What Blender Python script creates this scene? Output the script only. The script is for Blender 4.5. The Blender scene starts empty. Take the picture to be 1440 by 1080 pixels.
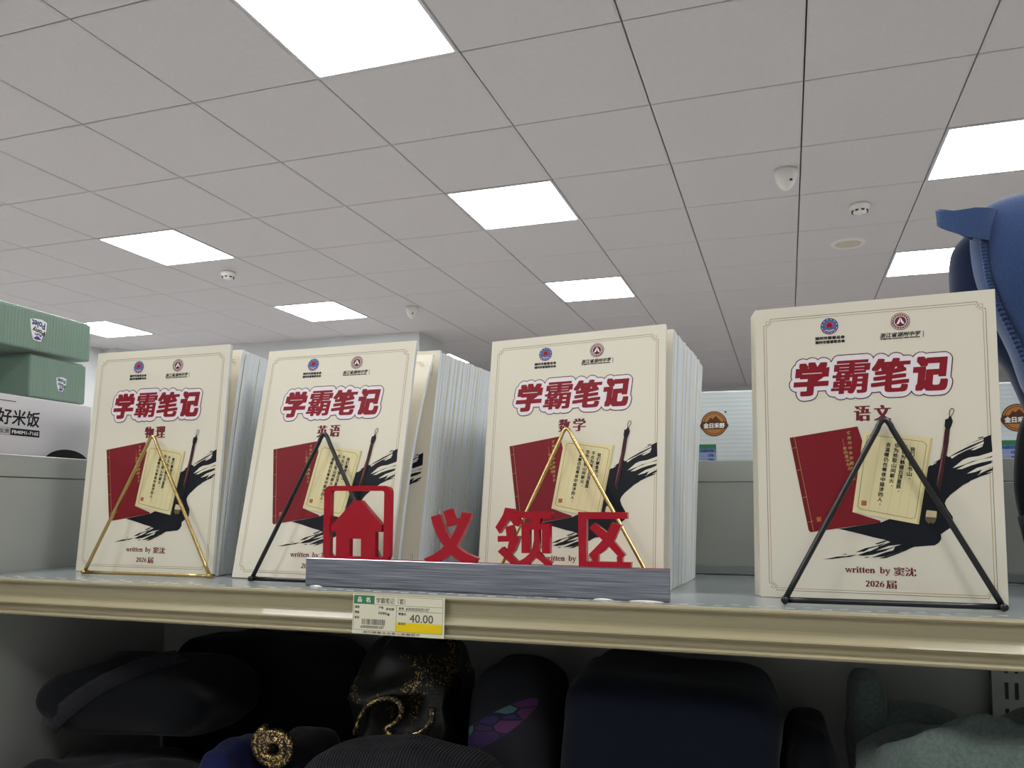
import bpy, bmesh, math, random
from mathutils import Vector, Matrix, noise
from mathutils.geometry import tessellate_polygon

SC = bpy.context.scene
COL = SC.collection
ZC = 1.34            # camera height above the floor; shelf coordinates below are measured from the camera height
D2R = math.radians

# ------------------------------------------------------------------ camera
cd = bpy.data.cameras.new('camera')
cam = bpy.data.objects.new('camera', cd)
COL.objects.link(cam)
SC.camera = cam
cd.sensor_width = 36.0
cd.lens = 1112.014 / 1440 * 36
cd.shift_x = -(731.27 - 720) / 1440
cd.shift_y = (625.65 - 540) / 1440
cd.clip_start = 0.02
CY, CP, CR = -0.280212, 0.0736603, 0.00628847
_f = Vector((math.sin(CY) * math.cos(CP), math.cos(CY) * math.cos(CP), math.sin(CP)))
_r = Vector((math.cos(CY), -math.sin(CY), 0))
_u = _r.cross(_f)
_r2 = math.cos(CR) * _r + math.sin(CR) * _u
_u2 = -math.sin(CR) * _r + math.cos(CR) * _u
m = Matrix(((_r2.x, _u2.x, -_f.x, 0), (_r2.y, _u2.y, -_f.y, 0), (_r2.z, _u2.z, -_f.z, 0), (0, 0, 0, 1)))
m.translation = Vector((0, 0, ZC))
cam.matrix_world = m

# ------------------------------------------------------------------ world, exposure, lamp strength
w = bpy.data.worlds.new('world')
SC.world = w
w.use_nodes = True
w.node_tree.nodes['Background'].inputs[0].default_value = (0.93, 0.97, 1.0, 1)
w.node_tree.nodes['Background'].inputs[1].default_value = 0.05
SC.view_settings.view_transform = 'Standard'
SC.view_settings.look = 'None'
SC.view_settings.exposure = 0.0
SC.view_settings.gamma = 1.0
LAMP = 21.0           # emission of the ceiling panels

# ------------------------------------------------------------------ materials
MATS = {}
def mat(name, col, rough=0.6, metal=0.0, emit=None, spec=None, coat=0.0, alpha=None):
    if name in MATS: return MATS[name]
    k = bpy.data.materials.new(name)
    k.use_nodes = True
    b = k.node_tree.nodes['Principled BSDF']
    b.inputs['Base Color'].default_value = (*col, 1)
    b.inputs['Roughness'].default_value = rough
    b.inputs['Metallic'].default_value = metal
    b.inputs['Specular IOR Level'].default_value = spec if spec is not None else (.22 if name.startswith('print_') else .5)
    b.inputs['Coat Weight'].default_value = coat
    if emit:
        b.inputs['Emission Color'].default_value = (*col, 1)
        b.inputs['Emission Strength'].default_value = emit
    MATS[name] = k
    return k
def srgb(r, g, b):
    f = lambda c: (c / 255 / 12.92) if c / 255 <= 0.04045 else ((c / 255 + 0.055) / 1.055) ** 2.4
    return (f(r), f(g), f(b))
def nodes(k): return k.node_tree.nodes, k.node_tree.links, k.node_tree.nodes['Principled BSDF']
def add_noise(k, scale, amount, stretch=(1, 1, 1), bump=0.0, detail=4, coord='Object'):
    """colour variation (wear, weave) and bump on a material"""
    n, l, b = nodes(k)
    tc = n.new('ShaderNodeTexCoord'); mp = n.new('ShaderNodeMapping'); nz = n.new('ShaderNodeTexNoise')
    mp.inputs['Scale'].default_value = stretch
    nz.inputs['Scale'].default_value = scale; nz.inputs['Detail'].default_value = detail
    l.new(tc.outputs[coord], mp.inputs[0]); l.new(mp.outputs[0], nz.inputs[0])
    base = b.inputs['Base Color'].default_value[:]
    if amount:
        cr = n.new('ShaderNodeValToRGB')
        cr.color_ramp.elements[0].position = 0.3; cr.color_ramp.elements[1].position = 0.7
        cr.color_ramp.elements[0].color = (*[max(0, c * (1 - amount)) for c in base[:3]], 1)
        cr.color_ramp.elements[1].color = (*[min(1, c * (1 + amount)) for c in base[:3]], 1)
        l.new(nz.outputs[0], cr.inputs[0]); l.new(cr.outputs[0], b.inputs['Base Color'])
    if bump:
        bp = n.new('ShaderNodeBump'); bp.inputs['Strength'].default_value = bump; bp.inputs['Distance'].default_value = 0.002
        l.new(nz.outputs[0], bp.inputs['Height']); l.new(bp.outputs[0], b.inputs['Normal'])
    return k

M_tile = add_noise(mat('ceiling_tile', srgb(206, 203, 203), 0.75, spec=0.2), 60, 0.02)
M_gap = mat('ceiling_gap', srgb(58, 58, 60), 0.8)
M_wall = add_noise(mat('wall_paint', srgb(206, 208, 208), 0.8), 3, 0.02)
M_floor = add_noise(mat('floor_tile', srgb(178, 175, 172), 0.35), 4, 0.05)
M_diff = mat('lamp_diffuser', (1.0, 0.995, 1.0), 0.5, emit=LAMP)
M_lfr = mat('lamp_frame', srgb(205, 205, 205), 0.5)
M_white = mat('white_plastic', srgb(222, 220, 214), 0.4)
M_cream = mat('speaker_grille', srgb(200, 192, 170), 0.6)
M_dark = mat('dark_slot', srgb(35, 35, 38), 0.6)
M_panel = add_noise(mat('grey_steel_panel', srgb(166, 169, 162), 0.4), 2, 0.03)
M_shelf = add_noise(mat('grey_steel_shelf', srgb(138, 146, 146), 0.22), 3, 0.03)
M_slot = mat('shelf_slot', srgb(200, 205, 205), 0.3)
M_rail = add_noise(mat('price_rail', srgb(158, 149, 117), 0.36, coat=0.2), 4, 0.07, (1, 60, 60))
M_cover = mat('cover_cream', srgb(224, 219, 200), 0.45, spec=.3)
M_page = mat('page_white', srgb(216, 223, 228), 0.7)
M_paint = {
    'red': mat('print_red', srgb(124, 27, 36), 0.5), 'dred': mat('print_dark_red', srgb(112, 26, 34), 0.5),
    'title': mat('print_title_red', srgb(136, 26, 39), 0.5),
    'lav': mat('print_white_halo', srgb(232, 226, 228), 0.5), 'line': mat('print_line_plum', srgb(88, 40, 52), 0.5),
    'gold': mat('print_gold_line', srgb(168, 138, 84), 0.5), 'brownl': mat('print_brown_line', srgb(112, 84, 56), 0.5),
    'ink': mat('print_ink_black', srgb(20, 24, 31), 0.45), 'card': mat('print_card_cream', srgb(228, 217, 168), 0.5),
    'cardb': mat('print_card_edge', srgb(206, 192, 138), 0.5), 'olive': mat('print_card_line', srgb(120, 104, 50), 0.5),
    'pale': mat('print_pale_line', srgb(206, 196, 146), 0.5), 'seal': mat('print_seal', srgb(176, 104, 62), 0.5),
    'txt': mat('print_text_black', srgb(40, 38, 34), 0.5), 'blue': mat('print_blue', srgb(62, 110, 160), 0.5),
    'navy': mat('print_navy', srgb(44, 62, 130), 0.5), 'rose': mat('print_rose', srgb(196, 60, 72), 0.5),
    'maroon': mat('print_maroon', srgb(112, 38, 48), 0.5), 'wood': mat('print_brush_wood', srgb(66, 34, 34), 0.5),
    'woodhi': mat('print_brush_light', srgb(150, 96, 84), 0.5), 'brist': mat('print_bristle', srgb(214, 200, 160), 0.5),
    'bristd': mat('print_bristle_dark', srgb(110, 96, 72), 0.5), 'cov': M_cover,
    'shade': mat('print_red_book_edge', srgb(120, 22, 32), 0.5), 'wht': mat('print_white', srgb(240, 240, 236), 0.5),
    'green': mat('print_green', srgb(62, 128, 84), 0.5), 'yellow': mat('print_yellow', srgb(236, 206, 20), 0.5),
    'grey': mat('print_grey', srgb(96, 92, 82), 0.5), 'tag': mat('print_tag_card', srgb(224, 222, 196), 0.4),
    'purple': mat('print_purple', srgb(84, 62, 150), 0.5), 'lblue': mat('print_light_blue', srgb(150, 165, 205), 0.5),
    'mblue': mat('print_mid_blue', srgb(104, 126, 178), 0.5), 'brown': mat('print_brown', srgb(92, 58, 40), 0.5),
    'orange': mat('print_tan', srgb(186, 128, 72), 0.5), 'black': mat('print_black', srgb(28, 28, 30), 0.5),
}
M_gold = mat('gold_wire', srgb(196, 170, 112), 0.27, metal=1.0)
M_blk = mat('black_wire', srgb(22, 22, 25), 0.3)
M_red = mat('red_acrylic', srgb(168, 0, 30), 0.2, spec=.3, coat=0.15)
M_steel = mat('brushed_steel', srgb(150, 154, 162), 0.3, metal=1.0)
def _steel():
    n, l, b = nodes(M_steel)
    tc = n.new('ShaderNodeTexCoord'); mp = n.new('ShaderNodeMapping'); nz = n.new('ShaderNodeTexNoise')
    mp.inputs['Scale'].default_value = (14, 1, 900); nz.inputs['Scale'].default_value = 1.0; nz.inputs['Detail'].default_value = 3
    l.new(tc.outputs['Object'], mp.inputs[0]); l.new(mp.outputs[0], nz.inputs[0])
    cr = n.new('ShaderNodeValToRGB'); cr.color_ramp.elements[0].position = .3; cr.color_ramp.elements[1].position = .72
    cr.color_ramp.elements[0].color = (*srgb(104, 109, 120), 1); cr.color_ramp.elements[1].color = (*srgb(178, 181, 190), 1)
    l.new(nz.outputs[0], cr.inputs[0]); l.new(cr.outputs[0], b.inputs['Base Color'])
    bp = n.new('ShaderNodeBump'); bp.inputs['Strength'].default_value = .35; bp.inputs['Distance'].default_value = .0006
    l.new(nz.outputs[0], bp.inputs['Height']); l.new(bp.outputs[0], b.inputs['Normal'])
_steel()
M_glue = mat('clear_glue', srgb(225, 222, 205), 0.15)

# ------------------------------------------------------------------ mesh helpers
class MB:
    """collects shapes and links them as ONE mesh object"""
    def __init__(s): s.v = []; s.f = []; s.mi = []; s.ms = []; s.sm = []
    def m(s, mt):
        if mt not in s.ms: s.ms.append(mt)
        return s.ms.index(mt)
    def add(s, vs, fs, mt, smooth=False):
        o = len(s.v); s.v += [tuple(p) for p in vs]; i = s.m(mt)
        for f in fs: s.f.append([a + o for a in f]); s.mi.append(i); s.sm.append(smooth)
        return s
    def box(s, a, b, mt):
        x0, y0, z0 = a; x1, y1, z1 = b
        return s.add([(x0, y0, z0), (x1, y0, z0), (x1, y1, z0), (x0, y1, z0), (x0, y0, z1), (x1, y0, z1), (x1, y1, z1), (x0, y1, z1)],
                     [(0, 3, 2, 1), (4, 5, 6, 7), (0, 1, 5, 4), (1, 2, 6, 5), (2, 3, 7, 6), (3, 0, 4, 7)], mt)
    def rbox(s, a, b, mt, r=0.003, seg=2):
        bm = bmesh.new(); bmesh.ops.create_cube(bm, size=1)
        for v in bm.verts:
            v.co = Vector([(a[i] + b[i]) / 2 + v.co[i] * (b[i] - a[i]) for i in range(3)])
        bmesh.ops.bevel(bm, geom=bm.edges[:], offset=r, segments=seg, affect='EDGES', profile=0.5)
        bm.verts.index_update()
        s.add([v.co[:] for v in bm.verts], [[v.index for v in f.verts] for f in bm.faces], mt); bm.free(); return s
    def prism(s, poly, axis_fn, d0, d1, mt):
        """polygon (u,v) pushed from depth d0 to d1; axis_fn(u,v,d) gives the point"""
        if area(poly) < 0: poly = poly[::-1]
        n = len(poly)
        vs = [axis_fn(u, v, d0) for u, v in poly] + [axis_fn(u, v, d1) for u, v in poly]
        tri = tess(poly)
        fs = [t for t in tri] + [[a + n for a in t[::-1]] for t in tri]
        fs += [[(i + 1) % n, i, i + n, (i + 1) % n + n] for i in range(n)]
        return s.add(vs, fs, mt)
    def tube(s, pts, r, mt, seg=10, cap=True, closed=False):
        pts = [Vector(p) for p in pts]; n = len(pts); rings = []; ref = None
        for i, p in enumerate(pts):
            if closed: t = (pts[(i + 1) % n] - pts[i - 1])
            else: t = pts[min(i + 1, n - 1)] - pts[max(i - 1, 0)]
            t.normalize()
            if ref is None: ref = Vector((0, 0, 1)) if abs(t.z) < .9 else Vector((1, 0, 0))
            a = (ref - t * ref.dot(t)).normalized(); b = t.cross(a); ref = a
            rr = r[i] if isinstance(r, (list, tuple)) else r
            rings.append([p + a * rr * math.cos(2 * math.pi * k / seg) + b * rr * math.sin(2 * math.pi * k / seg) for k in range(seg)])
        vs = [q for g in rings for q in g]; fs = []
        for i in range(n if closed else n - 1):
            j = (i + 1) % n
            for k in range(seg):
                k2 = (k + 1) % seg
                fs.append([i * seg + k, i * seg + k2, j * seg + k2, j * seg + k])
        if cap and not closed:
            fs.append(list(range(seg))[::-1]); fs.append([(n - 1) * seg + k for k in range(seg)])
        return s.add(vs, fs, mt, True)
    def lathe(s, prof, c, mt, seg=28, sx=1, sy=1):
        """profile [(r,z)] turned about a vertical axis through c"""
        vs = []; fs = []
        for r, z in prof:
            for k in range(seg):
                a = 2 * math.pi * k / seg
                vs.append((c[0] + r * sx * math.cos(a), c[1] + r * sy * math.sin(a), c[2] + z))
        for i in range(len(prof) - 1):
            for k in range(seg):
                k2 = (k + 1) % seg
                fs.append([i * seg + k, i * seg + k2, (i + 1) * seg + k2, (i + 1) * seg + k])
        return s.add(vs, fs, mt, True)
    def build(s, name, parent=None, smooth=None):
        me = bpy.data.meshes.new(name)
        me.from_pydata(s.v, [], s.f)
        for x in s.ms: me.materials.append(x)
        me.polygons.foreach_set('material_index', s.mi)
        me.polygons.foreach_set('use_smooth', [bool(q) if smooth is None else smooth for q in s.sm])
        me.update()
        o = bpy.data.objects.new(name, me); COL.objects.link(o)
        if parent: o.parent = parent
        return o
def area(p): return sum(p[i][0] * p[(i + 1) % len(p)][1] - p[(i + 1) % len(p)][0] * p[i][1] for i in range(len(p))) / 2
def tess(poly):
    out = []
    for t in tessellate_polygon([[Vector((u, v, 0)) for u, v in poly]]):
        (x0, y0), (x1, y1), (x2, y2) = [poly[i] for i in t]
        c = (x1 - x0) * (y2 - y0) - (x2 - x0) * (y1 - y0)
        if abs(c) < 1e-14: continue
        out.append(list(t) if c > 0 else list(t)[::-1])
    return out
def tag(o, label=None, cat=None, group=None, kind=None):
    if label: o['label'] = label
    if cat: o['category'] = cat
    if group: o['group'] = group
    if kind: o['kind'] = kind
    return o
def thing(name, label, cat, loc=(0, 0, 0), group=None, mtx=None):
    o = bpy.data.objects.new(name, None); COL.objects.link(o)
    o.empty_display_size = 0.02
    if mtx is not None: o.matrix_world = mtx
    else: o.location = loc
    return tag(o, label, cat, group)
def P3(x, y, z): return (x, y, z + ZC)

# ------------------------------------------------------------------ lettering: flat art in millimetres
_tc = {}
def glyphs(body):
    """outline triangles of a line of text, normalised to its own bounding box"""
    if body in _tc: return _tc[body]
    c = bpy.data.curves.new('t', 'FONT'); c.body = body; c.resolution_u = 3
    o = bpy.data.objects.new('t', c); COL.objects.link(o)
    dg = bpy.context.evaluated_depsgraph_get(); dg.update()
    me = bpy.data.meshes.new_from_object(o.evaluated_get(dg))
    vs = [(v.co.x, v.co.y) for v in me.vertices]
    fs = []
    for p in me.polygons:
        ids = list(p.vertices)
        if area([vs[i] for i in ids]) < 0: ids = ids[::-1]
        fs.append(ids)
    bpy.data.objects.remove(o); bpy.data.curves.remove(c); bpy.data.meshes.remove(me)
    x0 = min(v[0] for v in vs); x1 = max(v[0] for v in vs); y0 = min(v[1] for v in vs); y1 = max(v[1] for v in vs)
    vs = [((x - x0) / (x1 - x0), (y - y0) / (y1 - y0)) for x, y in vs]
    _tc[body] = (vs, fs, (x1 - x0) / (y1 - y0))
    return _tc[body]

class Art:
    """flat printing: polygons in mm, each with a layer (0.06 mm apart) and an ink"""
    def __init__(s): s.items = []
    def poly(s, pts, layer, ink):
        if area(pts) < 0: pts = pts[::-1]
        s.items.append((pts, tess(pts), layer + .012 * (len(s.items) % 40), ink)); return s
    def line(s, pts, wd, layer, ink, closed=False):
        n = len(pts)
        for i in range(n if closed else n - 1):
            (x0, y0), (x1, y1) = pts[i], pts[(i + 1) % n]
            L = math.hypot(x1 - x0, y1 - y0) or 1
            nx, ny = -(y1 - y0) / L * wd / 2, (x1 - x0) / L * wd / 2
            ex, ey = (x1 - x0) / L * wd / 2, (y1 - y0) / L * wd / 2
            s.poly([(x0 - nx - ex, y0 - ny - ey), (x1 - nx + ex, y1 - ny + ey), (x1 + nx + ex, y1 + ny + ey), (x0 + nx - ex, y0 + ny - ey)], layer, ink)
        return s
    def disc(s, c, r, layer, ink, n=28, ry=None, a0=0, a1=360, r0=None):
        ry = ry or r
        P = lambda a, q: (c[0] + r * q * math.cos(D2R(a)), c[1] + ry * q * math.sin(D2R(a)))
        st = [a0 + (a1 - a0) * k / n for k in range(n + 1)]
        if r0 is None:
            s.poly([P(a, 1) for a in (st[:-1] if a1 - a0 == 360 else st)], layer, ink)
        else:
            q = r0 / r
            for k in range(n): s.poly([P(st[k], q), P(st[k], 1), P(st[k + 1], 1), P(st[k + 1], q)], layer, ink)
        return s
    def text(s, body, x0, y0, x1, y1, layer, ink, bold=0.0, hbold=0.0, shear=0.0, fit='box', rot=0, n=10, block=False, bv=0.0):
        vs, fs, asp = glyphs(body)
        if fit == 'h': x1 = x0 + (y1 - y0) * asp
        if fit == 'c':
            c = (x0 + x1) / 2; wd = (y1 - y0) * asp; x0, x1 = c - wd / 2, c + wd / 2
        cx, cy = (x0 + x1) / 2, (y0 + y1) / 2; ca, sa = math.cos(D2R(rot)), math.sin(D2R(rot))
        base = []
        for u, v in vs:
            x = x0 + u * (x1 - x0) + (v - .5) * (y1 - y0) * shear - cx; y = y0 + v * (y1 - y0) - cy
            base.append((cx + x * ca - y * sa, cy + x * sa + y * ca))
        offs = [(0, 0)]
        if bold: offs += [(bold * math.cos(2 * math.pi * k / n), bold * math.sin(2 * math.pi * k / n)) for k in range(n)]
        if hbold: offs += [(hbold * k / 2, 0) for k in (-2, -1, 1, 2)]
        if block:   # square pen: keeps the stroke ends sharp
            offs = [(bold * a + bv * b * shear, bv * b) for a in (-1, -.5, 0, .5, 1) for b in (-1, 0, 1)]
        for k, (dx, dy) in enumerate(offs): s.items.append(([(x + dx, y + dy) for x, y in base], fs, layer + .022 * k, ink))
        return s
    def put(s, mb, fn):
        """fn(u_mm, v_mm, lift_m) -> point"""
        for pts, fs, layer, ink in s.items:
            mb.add([fn(u, v, layer * 6e-5) for u, v in pts], fs, M_paint[ink])

# serif capitals-and-lowercase for the line "written by" / "2026": thick stems, hairlines and slab feet
def serif(art, word, x, y, h, layer, ink):
    """h = x-height in mm; returns the pen position"""
    T, t = .27 * h, .11 * h; X0 = len(art.items)
    def R(a, b, c, d): art.poly([(x + a * h, y + b * h), (x + c * h, y + b * h), (x + c * h, y + d * h), (x + a * h, y + d * h)], layer, ink)
    def Q(*p): art.poly([(x + a * h, y + b * h) for a, b in p], layer, ink)
    def ring(cx, cy, rx, ry, a0, a1, th=.24, tv=.1):
        n = 14
        for k in range(n):
            p = []
            for a in (a0 + (a1 - a0) * k / n, a0 + (a1 - a0) * (k + 1) / n):
                ca, sa = math.cos(D2R(a)), math.sin(D2R(a))
                p.append(((cx + rx * ca, cy + ry * sa), (cx + (rx - th) * ca, cy + (ry - tv) * sa)))
            Q(p[0][1], p[0][0], p[1][0], p[1][1])
    for ch in word:
        if ch == 'w':
            Q((0, 1), (.26, 1), (.56, 0), (.46, 0)); Q((.46, 0), (.56, 0), (.80, .9), (.72, .9)); Q((.62, 1), (.88, 1), (1.16, 0), (1.06, 0)); Q((1.06, 0), (1.16, 0), (1.44, 1), (1.35, 1))
            R(-.06, .92, .4, 1); R(.54, .92, 1.0, 1); R(1.22, .92, 1.54, 1); adv = 1.55
        elif ch == 'r':
            R(.14, 0, .4, .95); R(.02, 0, .54, .08); R(.02, .92, .3, 1); ring(.66, .6, .34, .4, 60, 170, .14, .14); R(.66, .72, .86, .96); adv = .9
        elif ch == 'i':
            R(.14, 0, .4, .95); R(.02, 0, .52, .08); R(.02, .92, .3, 1); art.disc((x + .27 * h, y + 1.3 * h), .16 * h, layer, ink, 10); adv = .58
        elif ch == 't':
            R(.16, .12, .42, 1.05); Q((.16, 1), (.42, 1), (.42, 1.4)); R(.02, .9, .62, 1); ring(.42, .2, .26, .22, 180, 320, .2, .12); adv = .68
        elif ch == 'e':
            ring(.5, .5, .46, .52, 10, 330, .25, .1); R(.2, .5, .94, .6); adv = 1.0
        elif ch == 'n':
            R(.14, 0, .4, .95); R(.02, 0, .52, .08); R(.02, .92, .3, 1); ring(.64, .6, .36, .42, 0, 160, .25, .14); R(.74, 0, 1.0, .62); R(.62, 0, 1.12, .08); adv = 1.2
        elif ch == 'b':
            R(.1, .02, .36, 1.5); R(0, 1.44, .3, 1.5); ring(.54, .5, .46, .52, 0, 360, .25, .1); adv = 1.1
        elif ch == 'y':
            Q((.02, 1), (.3, 1), (.64, 0), (.52, -.02)); Q((.5, 0), (.62, 0), (1.02, 1), (.92, 1)); Q((.52, 0), (.62, .0), (.44, -.4), (.34, -.4)); R(-.04, .92, .46, 1); R(.76, .92, 1.1, 1)
            art.disc((x + .26 * h, y - .34 * h), .14 * h, layer, ink, 10); adv = 1.12
        elif ch == '0':
            ring(.5, .72, .46, .74, 0, 360, .26, .09); adv = 1.05
        elif ch == '2':
            ring(.46, 1.04, .42, .42, -30, 170, .26, .1); Q((.6, .84), (.86, .9), (.4, .2), (.08, .12)); R(.06, 0, .86, .22); adv = 1.05
        elif ch == '6':
            ring(.5, .46, .46, .48, 0, 360, .26, .09); Q((.05, .5), (.3, .55), (.5, 1.1), (.86, 1.46), (.5, 1.3), (.15, .9)); adv = 1.05
        else: adv = .5
        x += adv * h
    extra = []
    for pts, fs, l, i in art.items[X0:]:   # heavier stems
        for q, dx in enumerate((-.045, .045)): extra.append(([(a + dx * h, b) for a, b in pts], fs, l + .3 + .1 * q, i))
    art.items += extra
    return x
# traced shapes of the cover picture, mm from the cover's lower left corner
INK = [[(138.8,114.0),(150.6,124.7),(156.1,128.9),(164.6,133.8),(173.0,138.2),(182.7,144.1),(192.2,148.5),(202.0,152.8),(202.3,145.6),(202.6,138.8),(201.4,127.2),(193.8,121.7),(191.2,117.5),(187.6,115.0),(183.4,110.5),(178.3,107.7),(173.2,103.4),(167.9,98.9),(164.6,94.9),(163.2,91.3),(165.0,86.2),(169.2,79.1),(168.9,70.5),(163.7,66.9),(159.2,63.3),(159.3,59.0),(157.0,55.3),(153.7,53.1),(146.0,52.3),(136.8,51.4),(128.9,47.6),(118.2,46.0),(121.1,51.1),(113.0,49.5),(119.2,54.7),(111.9,57.6),(102.6,59.6),(94.5,61.8),(83.6,64.6),(72.5,67.0),(89.2,69.9),(109.4,73.3),(121.9,78.9),(137.7,79.0)],[(57.8,38.0),(64.1,39.0),(70.5,40.7),(77.4,41.4),(79.5,40.6),(71.8,39.2),(64.8,38.1)],[(72.5,40.1),(81.6,42.1),(88.5,43.1),(81.5,40.6)],[(74.7,42.8),(79.6,43.8),(78.8,42.9)],[(88.5,42.4),(99.5,47.1),(110.4,52.4),(121.2,57.3),(131.7,55.7),(121.1,51.1),(111.6,46.6),(102.1,43.4),(93.9,42.1)],[(87.2,45.3),(95.5,49.2),(105.0,51.6),(113.2,54.7),(105.0,49.4),(95.4,46.2)],[(103.7,53.5),(111.9,56.5),(115.9,57.2),(111.8,55.1),(106.4,53.2)],[(100.7,40.5),(112.9,45.9),(126.3,49.8),(136.9,52.1),(126.2,47.1),(112.8,42.2)],[(106.7,40.0),(115.5,43.0),(123.6,46.1),(132.9,49.2),(123.5,44.8),(112.8,40.4)],[(93.9,40.6),(99.3,41.6),(96.6,40.1)],[(181.6,112.6),(187.4,115.4),(193.7,118.1),(202.1,119.4),(197.9,117.3),(192.3,115.3),(187.5,113.0),(180.3,109.8)],[(191.2,117.5),(197.5,120.9),(202.7,122.9),(202.1,120.8),(194.9,117.7)],[(191.7,150.3),(196.0,151.6),(195.8,150.7),(192.3,149.4)]]
GAP = [[(170.6,123.3),(179.1,130.6),(183.6,132.6),(191.7,133.8),(198.0,135.8),(203.6,137.8),(203.4,134.0),(195.3,131.3),(186.6,129.3),(179.6,126.3),(173.8,124.2)],[(173.8,122.1),(181.5,126.5),(191.6,130.3),(203.4,132.8),(203.3,130.0),(192.7,127.7),(185.2,125.4),(178.2,122.4)],[(183.7,119.3),(190.1,123.2),(196.4,125.2),(203.2,127.9),(203.1,124.6),(196.3,122.8),(188.7,119.6),(181.8,117.9)],[(165.9,134.9),(175.6,140.4),(185.9,145.5),(196.2,149.4),(195.7,147.9),(184.5,143.1),(174.3,137.6),(167.8,133.4)],[(169.1,133.7),(179.4,138.5),(188.3,142.9),(196.1,147.0),(195.8,144.4),(187.0,141.1),(182.5,139.4),(175.5,135.7),(170.3,131.9)],[(185.7,139.3),(192.0,142.8),(195.5,143.7),(194.7,142.2),(188.2,139.2)],[(152.8,126.8),(158.1,129.3),(157.4,128.2),(153.4,125.7)],[(93.3,45.5),(99.5,49.0),(107.7,51.6),(106.3,50.0),(99.5,46.6)],[(104.9,47.2),(115.8,51.8),(126.4,53.4),(115.7,49.6)]]
REDBOOK = [(30.6,155.3),(92.1,164.3),(96.3,149.0),(90.4,114.7),(85.4,83.0),(109.5,75.0),(109.4,73.3),(75.3,68.0),(47.7,63.5),(45.9,65.3)]
REDSTRIP = [(30.6,155.3),(35.5,156.0),(50.3,65.3),(47.7,63.5),(45.9,65.3)]
SPINE = [(35.0,156.0),(50.3,65.3)]
STITCH = [[(32.0,144.6),(36.5,145.7)],[(35.9,122.9),(40.1,124.0)],[(40.9,96.7),(45.0,97.6)],[(45.1,72.9),(50.1,74.1)]]
RSEAL = [(53.4,77.9),(57.3,78.4),(57.5,73.9),(53.8,73.4)]
CARD = [(97.4,159.8),(155.5,151.1),(141.4,72.0),(85.4,83.0)]
CARDEDGE = [(153.6,151.3),(155.5,151.1),(141.4,72.0),(139.7,72.5)]
CARDB = [(100.4,154.6),(103.6,155.9),(147.0,148.2),(150.2,145.1),(149.4,140.0),(139.0,80.4),(138.3,78.3),(135.7,77.2),(92.4,86.0),(90.0,88.5),(91.0,93.7),(99.6,150.4)]
CSEAL = [(93.6,94.0),(98.1,93.7),(97.7,89.2),(93.2,89.5)]
PALE = [[(112.2,153.0),(99.5,85.1)],[(120.7,151.5),(107.9,83.3)],[(129.3,149.8),(115.3,81.5)],[(137.2,148.5),(123.9,80.1)],[(143.7,147.2),(131.4,78.7)]]
BRUSH = [(166.1,167.9),(168.7,168.8),(169.3,170.5),(171.0,170.4),(171.5,168.4),(172.3,166.1),(171.0,161.9),(169.7,159.0),(168.2,146.7),(165.9,133.8),(162.1,113.6),(158.9,94.9),(157.0,84.1),(151.5,84.1),(148.0,84.5),(150.9,94.9),(153.3,102.2),(156.9,113.7),(160.7,131.0),(164.5,148.3),(166.1,159.1),(165.4,162.1)]
BRUSHW = [(165.6,159.2),(169.4,159.0),(168.0,146.7),(165.5,133.8),(161.8,113.6),(159.4,102.1),(157.0,107.9),(159.9,125.2),(163.2,142.5)]
BRUSHHI = [(163.8,142.5),(164.6,144.7),(160.8,122.3),(156.9,106.5),(158.2,113.7)]
BRIST = [(148.3,85.1),(156.5,84.1),(155.8,77.3),(153.1,73.6),(151.2,75.9),(149.5,73.5),(147.0,76.8),(147.4,81.2)]
BRISTD = [(147.3,79.0),(156.1,78.3),(155.0,74.7),(153.0,72.5),(151.2,74.0),(149.4,72.5),(147.0,75.8)]
LOOP = [(169.9,170.5),(169.6,172.8),(170.2,176.0),(171.5,177.8),(173.1,177.3),(173.5,175.5),(172.4,172.7),(170.8,170.4)]
TCOL = [[(138.5,141.1),(134.3,114.0)],[(132.0,143.2),(124.7,102.4)],[(125.4,145.4),(119.1,107.6)],[(118.2,146.1),(108.6,90.4)]]
GCOL = [[(84.0,158.5),(87.3,114.7)],[(78.9,151.4),(84.0,124.1)]]

# ------------------------------------------------------------------ notebook cover printing (210 x 285 mm)
BW, BH = 0.210, 0.285
def border(a):
    X0, X1, Y0, Y1 = 8.6, 202.0, 7.0, 274.6
    for off, r, ink, wd in ((0, 6.6, 'brownl', .42), (2.2, 8.2, 'gold', .42)):
        x0, x1, y0, y1 = X0 + off, X1 - off, Y0 + off, Y1 - off
        pts = []
        for cx, cy, a0 in ((X1, Y1, 270), (X0, Y1, 360), (X0, Y0, 90), (X1, Y0, 180)):
            arc = []
            rr = r
            for k in range(7):
                t = D2R(a0 - 90 * k / 6)
                arc.append((cx + rr * math.cos(t), cy + rr * math.sin(t)))
            # clip the notch to the frame lines
            arc = [(min(max(px, x0), x1), min(max(py, y0), y1)) for px, py in arc]
            pts += arc
        a.line(pts, wd, 1, ink, closed=True)
    for sx, sy, cx, cy in ((1, 1, X1, Y1), (-1, 1, X0, Y1), (-1, -1, X0, Y0), (1, -1, X1, Y0)):
        a.line([(cx - sx * 5.0, cy - sy * 2.2), (cx - sx * 2.2, cy - sy * 2.2), (cx - sx * 2.2, cy - sy * 5.0)], .42, 1, 'gold')
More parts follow.
